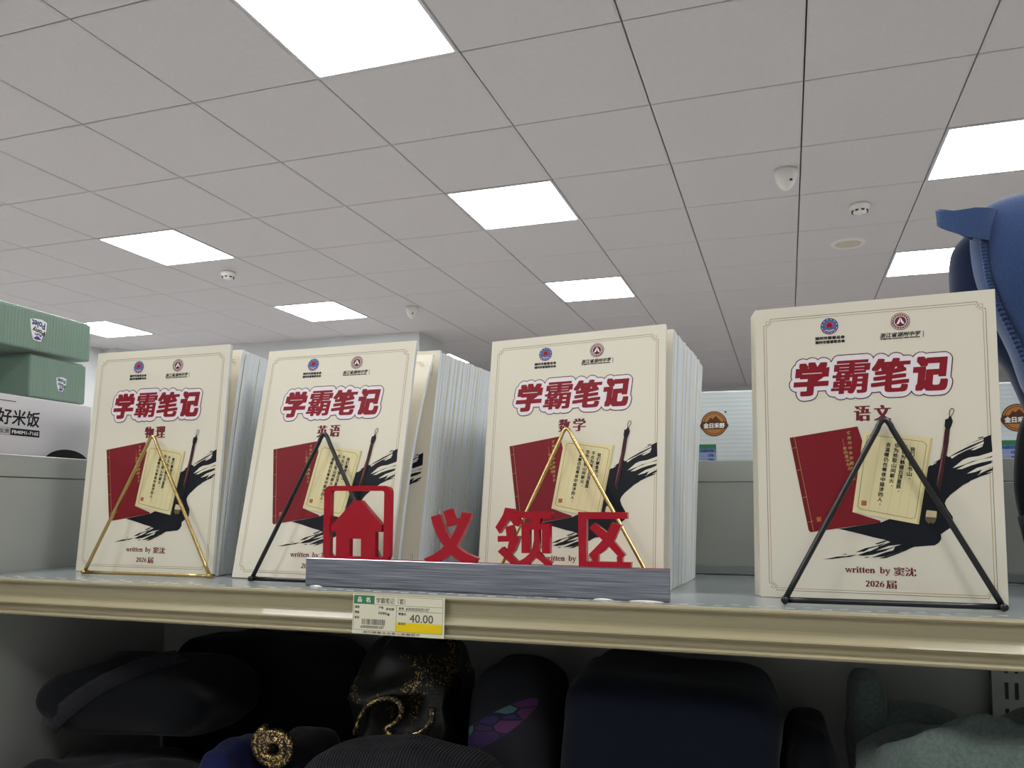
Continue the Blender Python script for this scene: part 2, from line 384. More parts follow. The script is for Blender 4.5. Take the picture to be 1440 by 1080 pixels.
def cover_art(subject):
    a = Art()
    border(a)
    # ink stroke, with the dry-brush gaps where the paper shows
    for p in INK: a.poly(p, 2, 'ink')
    rnd = random.Random(7)
    for p in GAP: a.poly(p, 3, 'cov')
    # red thread-bound book
    a.poly(REDBOOK, 4, 'red'); a.poly(REDSTRIP, 5, 'dred'); a.line(SPINE, .5, 6, 'gold')
    for p in STITCH: a.line(p, .5, 6, 'gold')
    a.poly(RSEAL, 6, 'seal')
    def column(txt, line, size, layer, ink, bold=0.0):
        (x0, y0), (x1, y1) = line; n = len(txt)
        for i, ch in enumerate(txt):
            t = i / max(1, n - 1); x = x0 + (x1 - x0) * t; y = y0 + (y1 - y0) * t
            if ch in '，。':
                a.disc((x + size * .2, y), size * .13, layer, ink, 8); continue
            if ch == '—': a.line([(x, y - size * .5), (x, y + size * .5)], .4, layer, ink); continue
            a.text(ch, x - size / 2, y - size / 2, x + size / 2, y + size / 2, layer, ink, bold=bold, rot=-6, n=5)
    column('《湖州中学学霸笔记》', GCOL[0], 3.1, 6, 'gold', .12)
    column('——我的高中时光', GCOL[1], 3.1, 6, 'gold', .12)
    # cream card with four columns of verse
    a.poly(CARD, 7, 'card'); a.poly(CARDEDGE, 8, 'cardb')
    for p in PALE: a.line(p, .35, 8, 'pale')
    a.line(CARDB, .4, 9, 'olive', closed=True)
    a.poly(CSEAL, 9, 'seal')
    for txt, ln in zip(('我们攀登书山，', '不仅为触碰云顶星辰，', '也为拾取山间薪火，', '去温暖仍在寒夜中跋涉的人。'), TCOL):
        column(txt, ln, 3.9, 9, 'txt', .16)
    # writing brush
    a.poly(BRUSH, 10, 'ink'); a.poly(BRUSHW, 11, 'wood'); a.poly(BRUSHHI, 12, 'woodhi')
    a.poly(BRIST, 11, 'brist'); a.poly(BRISTD, 12, 'bristd'); a.line(LOOP, .6, 10, 'ink', closed=True)
    # emblems
    c = (69.8, 262.8)
    a.disc(c, 8.0, 2, 'wht'); a.disc(c, 8.0, 3, 'navy', r0=7.0); a.disc(c, 6.6, 3, 'blue')
    for k in range(12):
        t = 30 * k; a.disc((c[0] + 7.1 * math.cos(D2R(t)), c[1] + 7.1 * math.sin(D2R(t))), .9, 4, 'rose' if 180 < t < 360 else 'navy', 8)
    for k in range(5):
        t = 90 + 36 * (k - 2); a.disc((c[0] + 2.6 * math.cos(D2R(t)), c[1] + .2 + 2.6 * math.sin(D2R(t))), 1.7, 5, 'rose', 10)
    a.disc((c[0], c[1] + .8), 2.4, 6, 'red', 12); a.poly([(c[0] - .6, c[1] - 4.6), (c[0] + .6, c[1] - 4.6), (c[0] + .4, c[1]), (c[0] - .4, c[1])], 6, 'rose')
    a.line([(c[0] - 3.5, c[1] - 3.6), (c[0], c[1] - 4.8), (c[0] + 3.5, c[1] - 3.6)], .7, 6, 'lav')
    a.text('湖州市慈善总会', 56.6, 250.0, 83.2, 253.0, 2, 'txt', bold=.22, n=6)
    a.text('湖州市慈善联合会', 56.6, 246.1, 83.2, 249.0, 2, 'txt', bold=.22, n=6)
    c = (132, 262)
    a.disc(c, 8.2, 2, 'maroon', r0=7.6); a.disc(c, 7.2, 2, 'wht'); a.disc(c, 7.0, 3, 'maroon', r0=5.5)
    a.disc(c, 4.9, 3, 'maroon')
    for k in range(18):
        t = 20 * k; a.disc((c[0] + 6.25 * math.cos(D2R(t)), c[1] + 6.25 * math.sin(D2R(t))), .42, 4, 'wht', 6)
    a.poly([(c[0] - .2, c[1] + 4.0), (c[0] - 3.6, c[1] - 2.6), (c[0] - 1.6, c[1] - 2.2), (c[0] - .3, c[1] - .2)], 4, 'wht')
    a.poly([(c[0] + .2, c[1] + 4.0), (c[0] + 3.6, c[1] - 2.6), (c[0] + 1.6, c[1] - 2.2), (c[0] + .3, c[1] - .2)], 4, 'wht')
    a.text('浙江省湖州中学', 114.5, 247.6, 148.4, 252.0, 2, 'txt', bold=.18, shear=.25, n=6)
    a.text('ZHEJIANG HUZHOU HIGH SCHOOL', 114.5, 245.6, 148.0, 246.9, 2, 'txt', bold=.18, n=6)
    a.line([(150.9, 251.4), (150.9, 246.0)], .55, 2, 'txt')
    # title with its white halo and plum outline
    X = (35.0, 69.8, 104.0, 139.6); Wd = (33.6, 34.4, 34.8, 31.4); T = (228.6, 228.2, 227.8, 227.6); B = (195.4, 196.0, 195.6, 195.0)
    for q, (ch, x, wd, t, b) in enumerate(zip('学霸笔记', X, Wd, T, B)):
        bd = (2.1, 1.3, 1.7, 2.1)[q]; bv = (1.3, .5, .75, 1.5)[q]
        bx = (x + 1.2 + bd, b + bv, x + wd - .4 - bd, t - bv)
        a.text(ch, *bx, 2 + .1 * q, 'line', bold=6.55, shear=.12, n=26)
        a.text(ch, *bx, 4 + .1 * q, 'lav', bold=5.6, shear=.12, n=26)
        a.text(ch, *bx, 6 + .1 * q, 'title', bold=bd, bv=bv, shear=.12, block=True)
    for k in range(3):
        xx = (70, 104, 139)[k]; a.poly([(xx - 4, 203), (xx + 4, 203), (xx + 5, 221), (xx - 3, 221)], 5, 'lav')
    # subject, author, year
    a.text(subject[0], 90.2, 169.2, 103.0, 183.8, 2, 'maroon', hbold=.95)
    a.text(subject[1], 107.6, 169.2, 120.8, 183.8, 2, 'maroon', hbold=.95)
    serif(a, 'written', 77.6, 26.2, 3.95, 2, 'maroon')
    serif(a, 'by', 107.6, 26.2, 3.95, 2, 'maroon')
    a.text('窦沈', 119.6, 24.4, 137.6, 32.4, 2, 'maroon', hbold=.36)
    serif(a, '2026', 94.9, 13.6, 3.85, 2, 'maroon')
    a.text('届', 112.6, 12.4, 121.0, 19.8, 2, 'maroon', hbold=.36)
    return a
def plain_art():
    a = Art(); border(a); return a
ART = {k: cover_art(k) for k in ('物理', '英语', '数学', '语文')}
PLAIN = plain_art()

def flat_notebook(label, art, x, y, z, yaw, lean, roll=0.0, t=0.0045, group=None):
    """a straight notebook: printed front cover, page block, back cover"""
    lean_r = D2R(lean)
    z = z + 0.0004 + max(0.0, t * math.sin(lean_r)) + max(0.0, -BW * math.sin(-D2R(roll)) if roll < 0 else 0)
    mt = Matrix.Translation(P3(x, y, z)) @ Matrix.Rotation(D2R(yaw), 4, 'Z') @ Matrix.Rotation(-lean_r, 4, 'X') @ Matrix.Rotation(-D2R(roll), 4, 'Y')
    root = thing('notebook', label, 'notebook', group=group, mtx=mt)
    c = MB()
    c.box((0, 0, 0), (BW, 0.0003, BH), M_cover)
    art.put(c, lambda u, v, l: (u / 1000, -l, v / 1000))
    c.build('front_cover', root)
    p = MB()
    n = 7
    for k in range(n):   # signatures of paper, each a hair different in width
        a0 = 0.0004 + (t - 0.0008) * k / n; a1 = 0.0004 + (t - 0.0008) * (k + 0.8) / n
        d = 0.0006 * ((k * 37) % 5) / 5
        p.box((0.0001 + d, a0, 0.0005), (BW - 0.0001 - d, a1, BH - 0.0006 - d), M_page)
    p.build('page_block', root)
    MB().box((0, t - 0.0003, 0), (BW, t, BH), M_cover).build('back_cover', root)
    return root

ZS = -0.0902
flat_notebook('cream physics notebook 物理 with red title, first on the left behind the left gold wire easel', ART['物理'], -0.8262, 0.8226, ZS, -2.1, 4.2, 0.2)
flat_notebook('cream English notebook 英语 with red title, behind the black easel and the red house sign', ART['英语'], -0.5859, 0.8108, ZS, -4.5, 11.5, 0.1)
flat_notebook('cream mathematics notebook 数学 with red title, behind the gold easel and the red letters', ART['数学'], -0.2921, 0.8450, ZS, -7.8, 8.8, 1.0)
flat_notebook('cream Chinese notebook 语文 with red title, first on the right behind the right black easel', ART['语文'], 0.0108, 0.8200, ZS, -6.7, -0.2, 0.3)

def curved_notebook(root_xy, yaw, front, back, zs, label, group, art=None, dx=0.0):
    """a notebook whose boards follow two bent profiles [(y, z)] (front and back face)"""
    root = thing('notebook', label, 'notebook', group=group, mtx=Matrix.Translation(P3(root_xy[0] + dx, root_xy[1], zs + .0004)) @ Matrix.Rotation(D2R(yaw), 4, 'Z'))
    n = len(front)
    def slab(fr, bk, a, b, x0, x1, mt, mb, zt=0.0):
        vs = []; fs = []
        for i in range(n):
            for q in (a, b):
                y = fr[i][0] + (bk[i][0] - fr[i][0]) * q; z = fr[i][1] + (bk[i][1] - fr[i][1]) * q - (zt if i == n - 1 else 0) + (zt if i == 0 else 0)
                vs += [(x0, y, z), (x1, y, z)]
        for i in range(n - 1):
            o = 4 * i
            fs += [(o, o + 1, o + 5, o + 4), (o + 3, o + 2, o + 6, o + 7), (o + 1, o + 3, o + 7, o + 5), (o + 2, o, o + 4, o + 6)]
        fs += [(0, 2, 3, 1), (4 * n - 4, 4 * n - 3, 4 * n - 1, 4 * n - 2)]
        if mt is M_cover:   # printed faces; the cut edges are bare paper
            fc = [f for k, f in enumerate(fs) if k < 4 * (n - 1) and k % 4 < 2]
            mb.add(vs, fc, mt); mb.add(vs, [f for f in fs if f not in fc], M_page)
        else: mb.add(vs, fs, mt)
    th = math.hypot(back[0][0] - front[0][0], back[0][1] - front[0][1])
    e = min(.3, 0.00035 / th)
    c = MB(); slab(front, back, 0, e, 0, BW, M_cover, c)
    if art:
        def fn(u, v, l):
            s = min(max(v / 285, 0), 1) * (n - 1); i = min(int(s), n - 2); q = s - i
            y = front[i][0] * (1 - q) + front[i + 1][0] * q; z = front[i][1] * (1 - q) + front[i + 1][1] * q
            return (u / 1000, y - l * 1.4, z)
        art.put(c, fn)
    c.build('front_cover', root)
    p = MB(); k = 3
    for i in range(k):
        slab(front, back, e + (1 - 2 * e) * i / k, e + (1 - 2 * e) * (i + .78) / k, 0.0003, BW + 0.00015 - .0003 * (i % 2), M_page, p, 0.0005)
    p.build('page_block', root)
    b = MB(); slab(front, back, 1 - e, 1, 0, BW, M_cover, b); b.build('back_cover', root)
    return root
def profile(y0, lean0, lean1, n=9, z0=0.0):
    """a curve of length BH standing at y0, its lean growing from lean0 to lean1 (degrees)"""
    pts = [(y0, z0)]
    for i in range(n - 1):
        a = D2R(lean0 + (lean1 - lean0) * (i + .5) / (n - 1)); y, z = pts[-1]
        pts.append((y + BH / (n - 1) * math.sin(a), z + BH / (n - 1) * math.cos(a)))
    return pts
def row(n, right, ys, leans0, leans1, yaws, label, group, seed, special={}):
    """a packed row of notebooks running back from the front one. right = x of the right edge (first, last)"""
    rnd = random.Random(seed)
    th = [rnd.uniform(.8, 1.25) for _ in range(n)]; tot = sum(th); s = 0.0
    L = lambda a, t: a[0] + (a[1] - a[0]) * t
    for k in range(n):
        t0 = s / tot; s += th[k]; t1 = s / tot
        gap = 0.09 + (0.30 if rnd.random() < .16 else 0.0)
        t1g = t1 - (t1 - t0) * gap
        yaw = L(yaws, t0)
        fr = profile(L(ys, t0), L(leans0, t0), L(leans1, t0)); bk = profile(L(ys, t1g), L(leans0, t1g), L(leans1, t1g))
        y0 = fr[0][0]
        fr = [(y - y0, z) for y, z in fr]; bk = [(y - y0, z) for y, z in bk]
        xr = L(right, t0) + rnd.uniform(-.0013, .0013)
        ca, sa = math.cos(D2R(yaw)), math.sin(D2R(yaw))
        curved_notebook((xr - BW * ca, y0 - BW * sa), yaw, fr, bk, ZS, special.get(k, (label, None))[0], None if k in special else group, special.get(k, (0, None))[1])

# row behind the physics notebook
row(40, (-0.617, -0.640), (0.8225, 1.010), (4.5, 8.0), (10.0, 14.0), (-1.5, -1.5),
    'cream notebook standing in the packed row behind the physics notebook', 'notebooks packed behind the physics notebook', 1,
    {0: ('cream notebook with its bluish white cover corner showing right behind the physics notebook', PLAIN)})
# two loose notebooks and the row behind the English one
fr = profile(0.0, 7, 27); bk = profile(0.0055, 7, 26.4)
curved_notebook((-0.5830, 0.8235), -4.2, fr, bk, ZS, 'bent pale notebook slumping back behind the English notebook', None, PLAIN)
fr = profile(0.0, 11.6, 12.4); bk = profile(0.0045, 11.6, 12.4)
curved_notebook((-0.5760, 0.8535), -2.0, fr, bk, ZS, 'cream notebook with black ink stroke showing, third in the middle left row', None, ART['英语'])
row(40, (-0.372, -0.352), (0.8590, 1.034), (8.5, 8.5), (14.0, 18.0), (-2.0, -2.0),
    'cream notebook showing white page edges in the packed row behind the English notebook', 'notebooks packed behind the English notebook', 3)
# row behind the mathematics notebook
row(36, (-0.0800, -0.0625), (0.8385, 1.005), (4.0, 11.0), (10.5, 20.0), (-6.0, -6.0),
    'cream notebook showing white page edges in the packed row behind the mathematics notebook', 'notebooks packed behind the mathematics notebook', 4)
# the few copies behind the Chinese one
for k in range(3):
    flat_notebook('cream notebook of which only a thin left edge shows behind the Chinese notebook', PLAIN,
                  0.0088 - 0.0016 * k, 0.8250 + 0.0052 * k, ZS, -6.6 + .2 * k, 0.6 + 0.7 * k, 0.2, group='copies behind the Chinese notebook')

# ------------------------------------------------------------------ wire easels in front of the notebooks
def easel(label, mt, r, fl, fr_, apex):
    c = ((fl[0] + fr_[0]) / 2, (fl[1] + fr_[1]) / 2)
    root = thing('wire_easel', label, 'book easel', P3(c[0], c[1], ZS))
    def loc(p): return Vector((p[0] - c[0], p[1] - c[1], p[2] - ZS))
    zf = ZS + r * 1.42
    a, b, t = loc((fl[0], fl[1], zf)), loc((fr_[0], fr_[1], zf)), loc((apex[0], apex[1], apex[2] - r))
    def leg(p, q):   # straight wire with a rounded shoulder at the top
        d = (q - p)
        pts = [p + d * k / 10 * .925 for k in range(11)]
        return pts
    la, lb = leg(a, t), leg(b, t)
    bend = []
    for k in range(1, 8):
        s = k / 8
        p0, p1, p2 = la[-1], t + (t - (a + b) / 2).normalized() * 0.006, lb[-1]
        bend.append(p0 * (1 - s) ** 2 + p1 * 2 * s * (1 - s) + p2 * s * s)
    M1 = MB(); M1.tube(la + bend + lb[::-1], r, mt, 12); M1.build('triangle_wire', root)
    M2 = MB(); M2.tube([a + (b - a) * k / 6 for k in range(7)], r, mt, 12); M2.build('base_wire', root)
    for p in (a, b):
        f = MB(); f.tube([p + Vector((0, -r * 1.9, 0)), p + Vector((0, -r * 1.5, 0)), p, p + Vector((0, r * 3, 0)), p + Vector((0, r * 3.4, 0))], [r * .6, r * 1.25, r * 1.3, r * 1.15, r * .7], mt, 12)
        f.build('foot', root)
    return root
easel('gold wire triangle easel in front of the physics notebook at far left', M_gold, .0021, (-.7815, .7915), (-.6055, .7965), (-.7150, .8210, .0858))
easel('black wire triangle easel in front of the English notebook behind the red house sign', M_blk, .0024, (-.5405, .7845), (-.3660, .7800), (-.4740, .8210, .0848))
easel('gold wire triangle easel in front of the mathematics notebook behind the red letters', M_gold, .0021, (-.2590, .7960), (-.0850, .7850), (-.1895, .8420, .0872))
easel('black wire triangle easel in front of the Chinese notebook at far right', M_blk, .0027, (.0312, .7690), (.2097, .7760), (.1232, .7970, .0856))

# ------------------------------------------------------------------ red letter sign on its steel plate
d = Vector((0.3893, -0.0207, 0)).normalized()
sg = thing('area_sign', 'red raised house and letters 义领区 on a brushed steel bar at the shelf edge', 'sign', mtx=Matrix.Translation(P3(-.4592, .7627, ZS)) @ Matrix.Rotation(math.atan2(d.y, d.x), 4, 'Z'))
pl = MB(); pl.rbox((0, 0, 0.0006), (0.3898, 0.0045, 0.0302), M_steel, .0006, 1); pl.build('steel_plate', sg)
pb = MB(); pb.box((0.0006, 0.0045, 0.0008), (0.3892, 0.0085, 0.0306), M_red); pb.build('red_backing', sg)
ax = lambda u, v, dd: (u / 1000, dd, max(v, 30.2) / 1000)
def letter(name, polys, d0=0.0012, d1=0.0085):
    b = MB()
    for k, p in enumerate(polys): b.prism(p, ax, d0 + k * 3e-5, d1 - k * 3e-5, M_red)
    o = b.build(name, sg)
    return o
def rrect(x0, y0, x1, y1, r, n=5):
    out = []
    for cx, cy, a in ((x1 - r, y1 - r, 0), (x0 + r, y1 - r, 90), (x0 + r, y0 + r, 180), (x1 - r, y0 + r, 270)):
        out += [(cx + r * math.cos(D2R(a + 90 * k / n)), cy + r * math.sin(D2R(a + 90 * k / n))) for k in range(n + 1)]
    return out
fm = MB()
o_, i_ = rrect(20.2, 29.0, 100.4, 107.6, 7), rrect(28.0, 33.1, 93.0, 102.2, 2.4)
n = len(o_)
vs = [(u / 1000, dd, v / 1000) for dd in (.0012, .0085) for u, v in o_ + i_]
fs = []
for k in range(n):
    k2 = (k + 1) % n
    fs += [(k, k2, n + k2, n + k), (2 * n + k2, 2 * n + k, 3 * n + k, 3 * n + k2), (k2, k, 2 * n + k, 2 * n + k2), (n + k, n + k2, 3 * n + k2, 3 * n + k)]
fm.add(vs, fs, M_red); fm.build('house_frame', sg)
letter('house_shape', [[(56.8, 92.1), (65.4, 92.2), (90.7, 66.6), (90.8, 59.2), (83.3, 59.1), (83.5, 32.8), (66.6, 32.8), (66.4, 51.6), (52.5, 51.7), (52.6, 32.8), (36.2, 32.8), (36.1, 58.9), (29.4, 58.7), (29.3, 64.4)]])
letter('letter', [[(147.4, 75.9), (157.0, 78.6), (160.5, 70.0), (164.5, 61.7), (169.2, 53.7), (177.2, 45.3), (186.9, 39.6), (199.2, 35.3), (196.7, 30.6), (181.9, 30.3), (172.8, 35.7), (168.8, 38.6), (163.5, 45.0), (158.1, 50.8), (152.7, 60.3), (149.2, 68.7)],
    [(181.3, 81.0), (192.3, 79.7), (190.4, 74.0), (185.4, 63.3), (179.0, 51.3), (172.7, 40.4), (164.9, 34.3), (155.8, 30.2), (142.5, 30.2), (139.8, 32.6), (150.4, 37.5), (158.2, 42.5), (163.4, 47.4), (169.9, 54.7), (175.0, 64.3), (179.4, 72.7)],
    [(160.7, 81.4), (169.5, 84.3), (172.9, 75.0), (180.7, 74.5), (180.1, 69.1), (165.8, 65.9), (163.3, 73.7)]])
letter('letter', [[(228.0, 85.8), (237.3, 84.5), (237.1, 81.0), (241.5, 76.4), (246.4, 71.2), (241.5, 67.1), (237.2, 68.8), (232.8, 74.5), (228.5, 68.6), (222.3, 60.1), (217.9, 66.4), (222.8, 73.8), (225.9, 79.1)],
    [(228.5, 66.9), (235.9, 68.8), (237.8, 62.4), (237.3, 57.8), (229.8, 57.6)],
    [(220.4, 57.7), (243.4, 58.1), (242.2, 52.6), (238.6, 43.3), (234.9, 39.2), (230.5, 44.3), (232.3, 52.4), (220.5, 51.9)],
    [(225.5, 47.1), (241.8, 33.0), (239.9, 30.4), (234.4, 30.7), (220.6, 42.3)],
    [(237.3, 81.8), (276.4, 82.2), (275.9, 76.0), (240.8, 75.6)], [(255.6, 76.4), (265.3, 76.4), (264.1, 69.7), (256.8, 69.6)],
    [(245.2, 70.3), (274.7, 70.5), (274.7, 64.8), (245.2, 64.3)], [(245.2, 65.4), (253.8, 65.6), (253.9, 41.6), (245.4, 41.4)], [(266.3, 65.8), (274.7, 65.9), (274.8, 41.7), (266.4, 41.7)],
    [(258.1, 65.1), (263.5, 65.1), (264.0, 52.0), (263.3, 45.1), (260.6, 38.2), (253.4, 30.6), (239.9, 30.4), (241.8, 33.0), (248.5, 36.7), (253.9, 41.4), (256.4, 46.1), (258.1, 54.1)],
    [(261.8, 44.5), (267.9, 38.4), (276.9, 33.5), (274.5, 30.4), (269.7, 30.4), (264.3, 34.8), (258.2, 38.7)]])
letter('letter', [[(302.8, 82.2), (350.5, 82.4), (350.5, 76.2), (311.0, 75.7), (311.0, 35.4), (354.2, 35.8), (353.6, 30.3), (303.4, 30.2)],
    [(313.7, 67.1), (318.9, 72.2), (331.2, 62.9), (348.7, 42.3), (344.1, 38.3), (329.4, 53.4)],
    [(335.7, 72.5), (345.0, 70.4), (338.0, 55.8), (328.8, 45.6), (316.8, 37.5), (313.1, 41.9), (324.3, 53.3), (330.0, 60.7)],
    [(317.7, 40.3), (322.9, 42.1), (322.5, 34.8), (317.4, 34.6)], [(340.2, 40.9), (345.8, 40.5), (345.6, 35.2), (340.5, 35.3)]])
for x0, x1 in ((.006, .022), (.318, .338), (.352, .385)):
    gl = MB(); gl.lathe([(0, .0014), (.4, .0012), (.85, .0006), (1, 0)], ((x0 + x1) / 2, -.0010, 0.0002), M_glue, 14, sx=(x1 - x0) / 2, sy=.0016)
    gl.build('glue_bead', sg)

# ------------------------------------------------------------------ shelving unit the notebooks stand on
LOW = -0.430        # lower shelf, measured from the camera height
TOPP = 0.058        # top of the back and end panels
sh = thing('shelving_unit', 'grey steel gondola shelf carrying the notebooks, with a beige price rail', 'shelf', (-0.25, 0.90, 0))
def part(mb, name, **k):
    o = mb.build(name, None); o.parent = sh; o.matrix_parent_inverse = Matrix.Translation((0.25, -0.90, 0)); return o
XL, XR, YF, YB = -0.898, 1.10, 0.7272, 1.074
b = MB()
b.rbox(P3(XL, YF, ZS - .03), P3(XR, YB, ZS), M_shelf, .0015, 2)
for k in range(64):
    x = -0.885 + k * .0305
    b.box(P3(x, .7375, ZS + .00002), P3(x + .0085, .7395, ZS + .00012), M_slot)
    b.box(P3(x + .015, .7462, ZS + .00002), P3(x + .0225, .7478, ZS + .00012), M_slot)
part(b, 'shelf_board')
b = MB()
b.box(P3(XL, YB - .013, ZS + .001), P3(XR, YB - .001, ZS + .011), M_shelf)
part(b, 'back_ledge')
# price rail: an extruded profile with a bead, a hollow, a ridge and a lower lip
prof = [(.7272, -.0902), (.7240, -.0899), (.7216, -.0906), (.7210, -.0922), (.7216, -.0938), (.7240, -.0948), (.7264, -.0962), (.7266, -.1020), (.7262, -.1078), (.7244, -.1104),
        (.7200, -.1152), (.7194, -.1166), (.7204, -.1178), (.7248, -.1204), (.7252, -.1225), (.7250, -.1250), (.7204, -.1264), (.7194, -.1280), (.7200, -.1297), (.7226, -.1308), (.7272, -.1308)]
rl = MB()
vs = [P3(x, y, z) for x in (XL, XR) for y, z in prof]; n = len(prof)
rl.add(vs, [(k, k + n, k + 1 + n, k + 1) for k in range(n - 1)] + [list(range(n)), list(range(n, 2 * n))[::-1]], M_rail)
part(rl, 'price_rail')
b = MB()
b.box(P3(XL, YB, LOW - .2), P3(XR, YB + .018, TOPP - .0295), M_panel)
b.rbox(P3(XL, YB - .001, TOPP - .0285), P3(XR, YB + .020, TOPP), M_panel, .001, 1)
part(b, 'back_panel')
b = MB()
b.box(P3(XL - .020, .66, LOW - .2), P3(XL, YB + .02, TOPP - .0295), M_panel)
b.rbox(P3(XL - .022, .655, TOPP - .0285), P3(XL + .001, YB + .02, TOPP), M_panel, .001, 1)
part(b, 'end_panel')
b = MB(); b.rbox(P3(XL, YF - .04, LOW - .03), P3(XR, YB, LOW), M_shelf, .0015, 2); part(b, 'lower_shelf')
b = MB(); b.box(P3(XL, YF + .01, -ZC + .0), P3(XR, YB, LOW - .2), M_panel); part(b, 'plinth')
up = MB()
up.box(P3(.272, YB - .012, LOW), P3(.312, YB, ZS - .03), M_panel)
part(up, 'slotted_upright')
sl = MB()
for k in range(8):
    z = ZS - .055 - k * .030
    sl.box(P3(.2855, YB - .0128, z - .019), P3(.2890, YB - .0118, z), M_dark)
    sl.box(P3(.2960, YB - .0128, z - .019), P3(.2995, YB - .0118, z), M_dark)
part(sl, 'upright_slots')
# neighbouring units whose goods rise above the panels
def neighbour(label, x0, x1, y0, y1, post):
    r = thing('shelving_unit', label, 'shelf', ((x0 + x1) / 2, (y0 + y1) / 2, 0))
    cx, cy = (x0 + x1) / 2, (y0 + y1) / 2
    t = MB(); t.rbox((x0 - cx, y0 - cy, ZC + ZS - .03), (x1 - cx, y1 - cy, ZC + ZS), M_shelf, .0015, 1); t.build('shelf_board', r)
    t = MB(); t.box((x0 - cx, y0 - cy, 0), (x1 - cx, y1 - cy, ZC + ZS - .03), M_panel); t.build('cabinet_body', r)
neighbour('grey shelf end behind the left panel carrying the green and white cartons', -1.42, XL - .024, .60, 1.30, 0)
neighbour('grey shelf on the far side of the back panel carrying white rice cartons', -.86, 1.10, YB + .022, 1.48, 0)

# ------------------------------------------------------------------ price tag in the rail
tg = MB()
a = Art()
W_, H_ = 97.5, 38.2
V = lambda y: H_ - y
a.poly([(0, 0), (W_, 0), (W_, H_), (0, H_)], 0, 'tag')
a.poly([(1.2, V(.9)), (23.4, V(.9)), (23.4, V(9.2)), (1.2, V(9.2))], 1, 'green')
a.text('品', 5.2, V(7.4), 9.6, V(2.6), 2, 'wht', bold=.12, n=6); a.text('名', 14.2, V(7.4), 18.8, V(2.6), 2, 'wht', bold=.12, n=6)
a.text('学霸笔记（套）', 25.4, V(8.0), 56.5, V(2.4), 1, 'grey', bold=.06, n=5)
for p in ([(1.2, V(.9)), (95.6, V(.9)), (95.6, V(34.4)), (1.2, V(34.4)), (1.2, V(.9))], [(23.4, V(9.2)), (95.6, V(9.2))], [(47.2, V(9.2)), (47.2, V(34.4))], [(47.2, V(14.3)), (95.6, V(14.3))]):
    a.line(p, .28, 1, 'grey')
a.poly([(47.4, V(25.2)), (95.4, V(25.2)), (95.4, V(34.2)), (47.4, V(34.2))], 1, 'yellow')
for t, x0, x1, y in (('规格', 2.4, 7.4, 13.6), ('等级', 2.4, 7.4, 18.6), ('条码', 2.4, 7.4, 23.8), ('产地', 28.2, 33.2, 13.2), ('未包装', 36.0, 44.8, 14.2), ('计价单位', 28.0, 37.2, 18.6), ('套', 37.6, 40.2, 19.6), ('货号', 49.6, 55.0, 13.2), ('零售价', 49.6, 58.0, 18.4), ('会员价', 49.6, 57.6, 27.6)):
    a.text(t, x0, V(y), x1, V(y - 2.5), 2, 'grey', bold=.1, n=5)
a.text('6000000000187', 57.4, V(13.4), 82, V(10.6), 2, 'grey', bold=.05, n=4)
a.text('40.00', 61.5, V(24.6), 86.0, V(17.0), 2, 'grey', bold=.12, n=6)
rnd = random.Random(5); x = 10.5
while x < 35:
    wd = rnd.choice((.35, .35, .6, .9)); a.poly([(x, V(29.0)), (x + wd, V(29.0)), (x + wd, V(23.6)), (x, V(23.6))], 2, 'grey'); x += wd + rnd.choice((.35, .5, .8))
a.text('6000000000187', 9.5, V(32.6), 34.5, V(30.0), 2, 'grey', bold=.1, shear=.15, n=4)
a.text('湖州慈善总会爱心慈善超市', 12.0, V(37.4), 73.0, V(35.2), 2, 'grey', bold=.05, n=4)
tg.box((0, 0, 0), (W_ / 1000, .0006, H_ / 1000), M_paint['tag'])
a.put(tg, lambda u, v, l: (u / 1000, -l - .00003, v / 1000))
o = tg.build('price_tag')
o.matrix_world = Matrix.Translation(P3(-.3790, .7185, -.1292)) @ Matrix.Rotation(D2R(0.4), 4, 'Y') @ Matrix.Rotation(D2R(-1.5), 4, 'X')
tag(o, 'white and yellow price tag reading 40.00 slotted in the shelf edge rail', 'price tag')

# ------------------------------------------------------------------ cartons on the neighbouring shelves
def art_on(mb, art, origin, eu, ev, en):
    o_, eu, ev, en = Vector(origin), Vector(eu), Vector(ev), Vector(en)
    art.put(mb, lambda u, v, l: tuple(o_ + eu * (u / 1000) + ev * (v / 1000) + en * (l * 1.5 + .0001)))
M_kraft = mat('white_carton', srgb(214, 210, 212), 0.6)
M_rice = add_noise(mat('pale_blue_carton', srgb(214, 224, 226), 0.55), 1, 0.02)
def corr():
    n, l, b = nodes(M_rice); wv = n.new('ShaderNodeTexWave'); tc = n.new('ShaderNodeTexCoord')
    wv.bands_direction = 'Z'; wv.inputs['Scale'].default_value = 55
    l.new(tc.outputs['Object'], wv.inputs[0]); bp = n.new('ShaderNodeBump'); bp.inputs['Strength'].default_value = .12; bp.inputs['Distance'].default_value = .001
    l.new(wv.outputs[0], bp.inputs['Height']); l.new(bp.outputs[0], b.inputs['Normal'])
corr()
M_green = mat('green_carton', srgb(126, 151, 134), 0.26)
def corr2():
    n, l, b = nodes(M_green); wv = n.new('ShaderNodeTexWave'); tc = n.new('ShaderNodeTexCoord'); nz = n.new('ShaderNodeTexNoise')
    wv.bands_direction = 'Y'; wv.inputs['Scale'].default_value = 62; wv.inputs['Distortion'].default_value = .6
    l.new(tc.outputs['Object'], wv.inputs[0]); bp = n.new('ShaderNodeBump'); bp.inputs['Strength'].default_value = .3; bp.inputs['Distance'].default_value = .001
    l.new(wv.outputs[0], bp.inputs['Height']); l.new(bp.outputs[0], b.inputs['Normal'])
corr2()
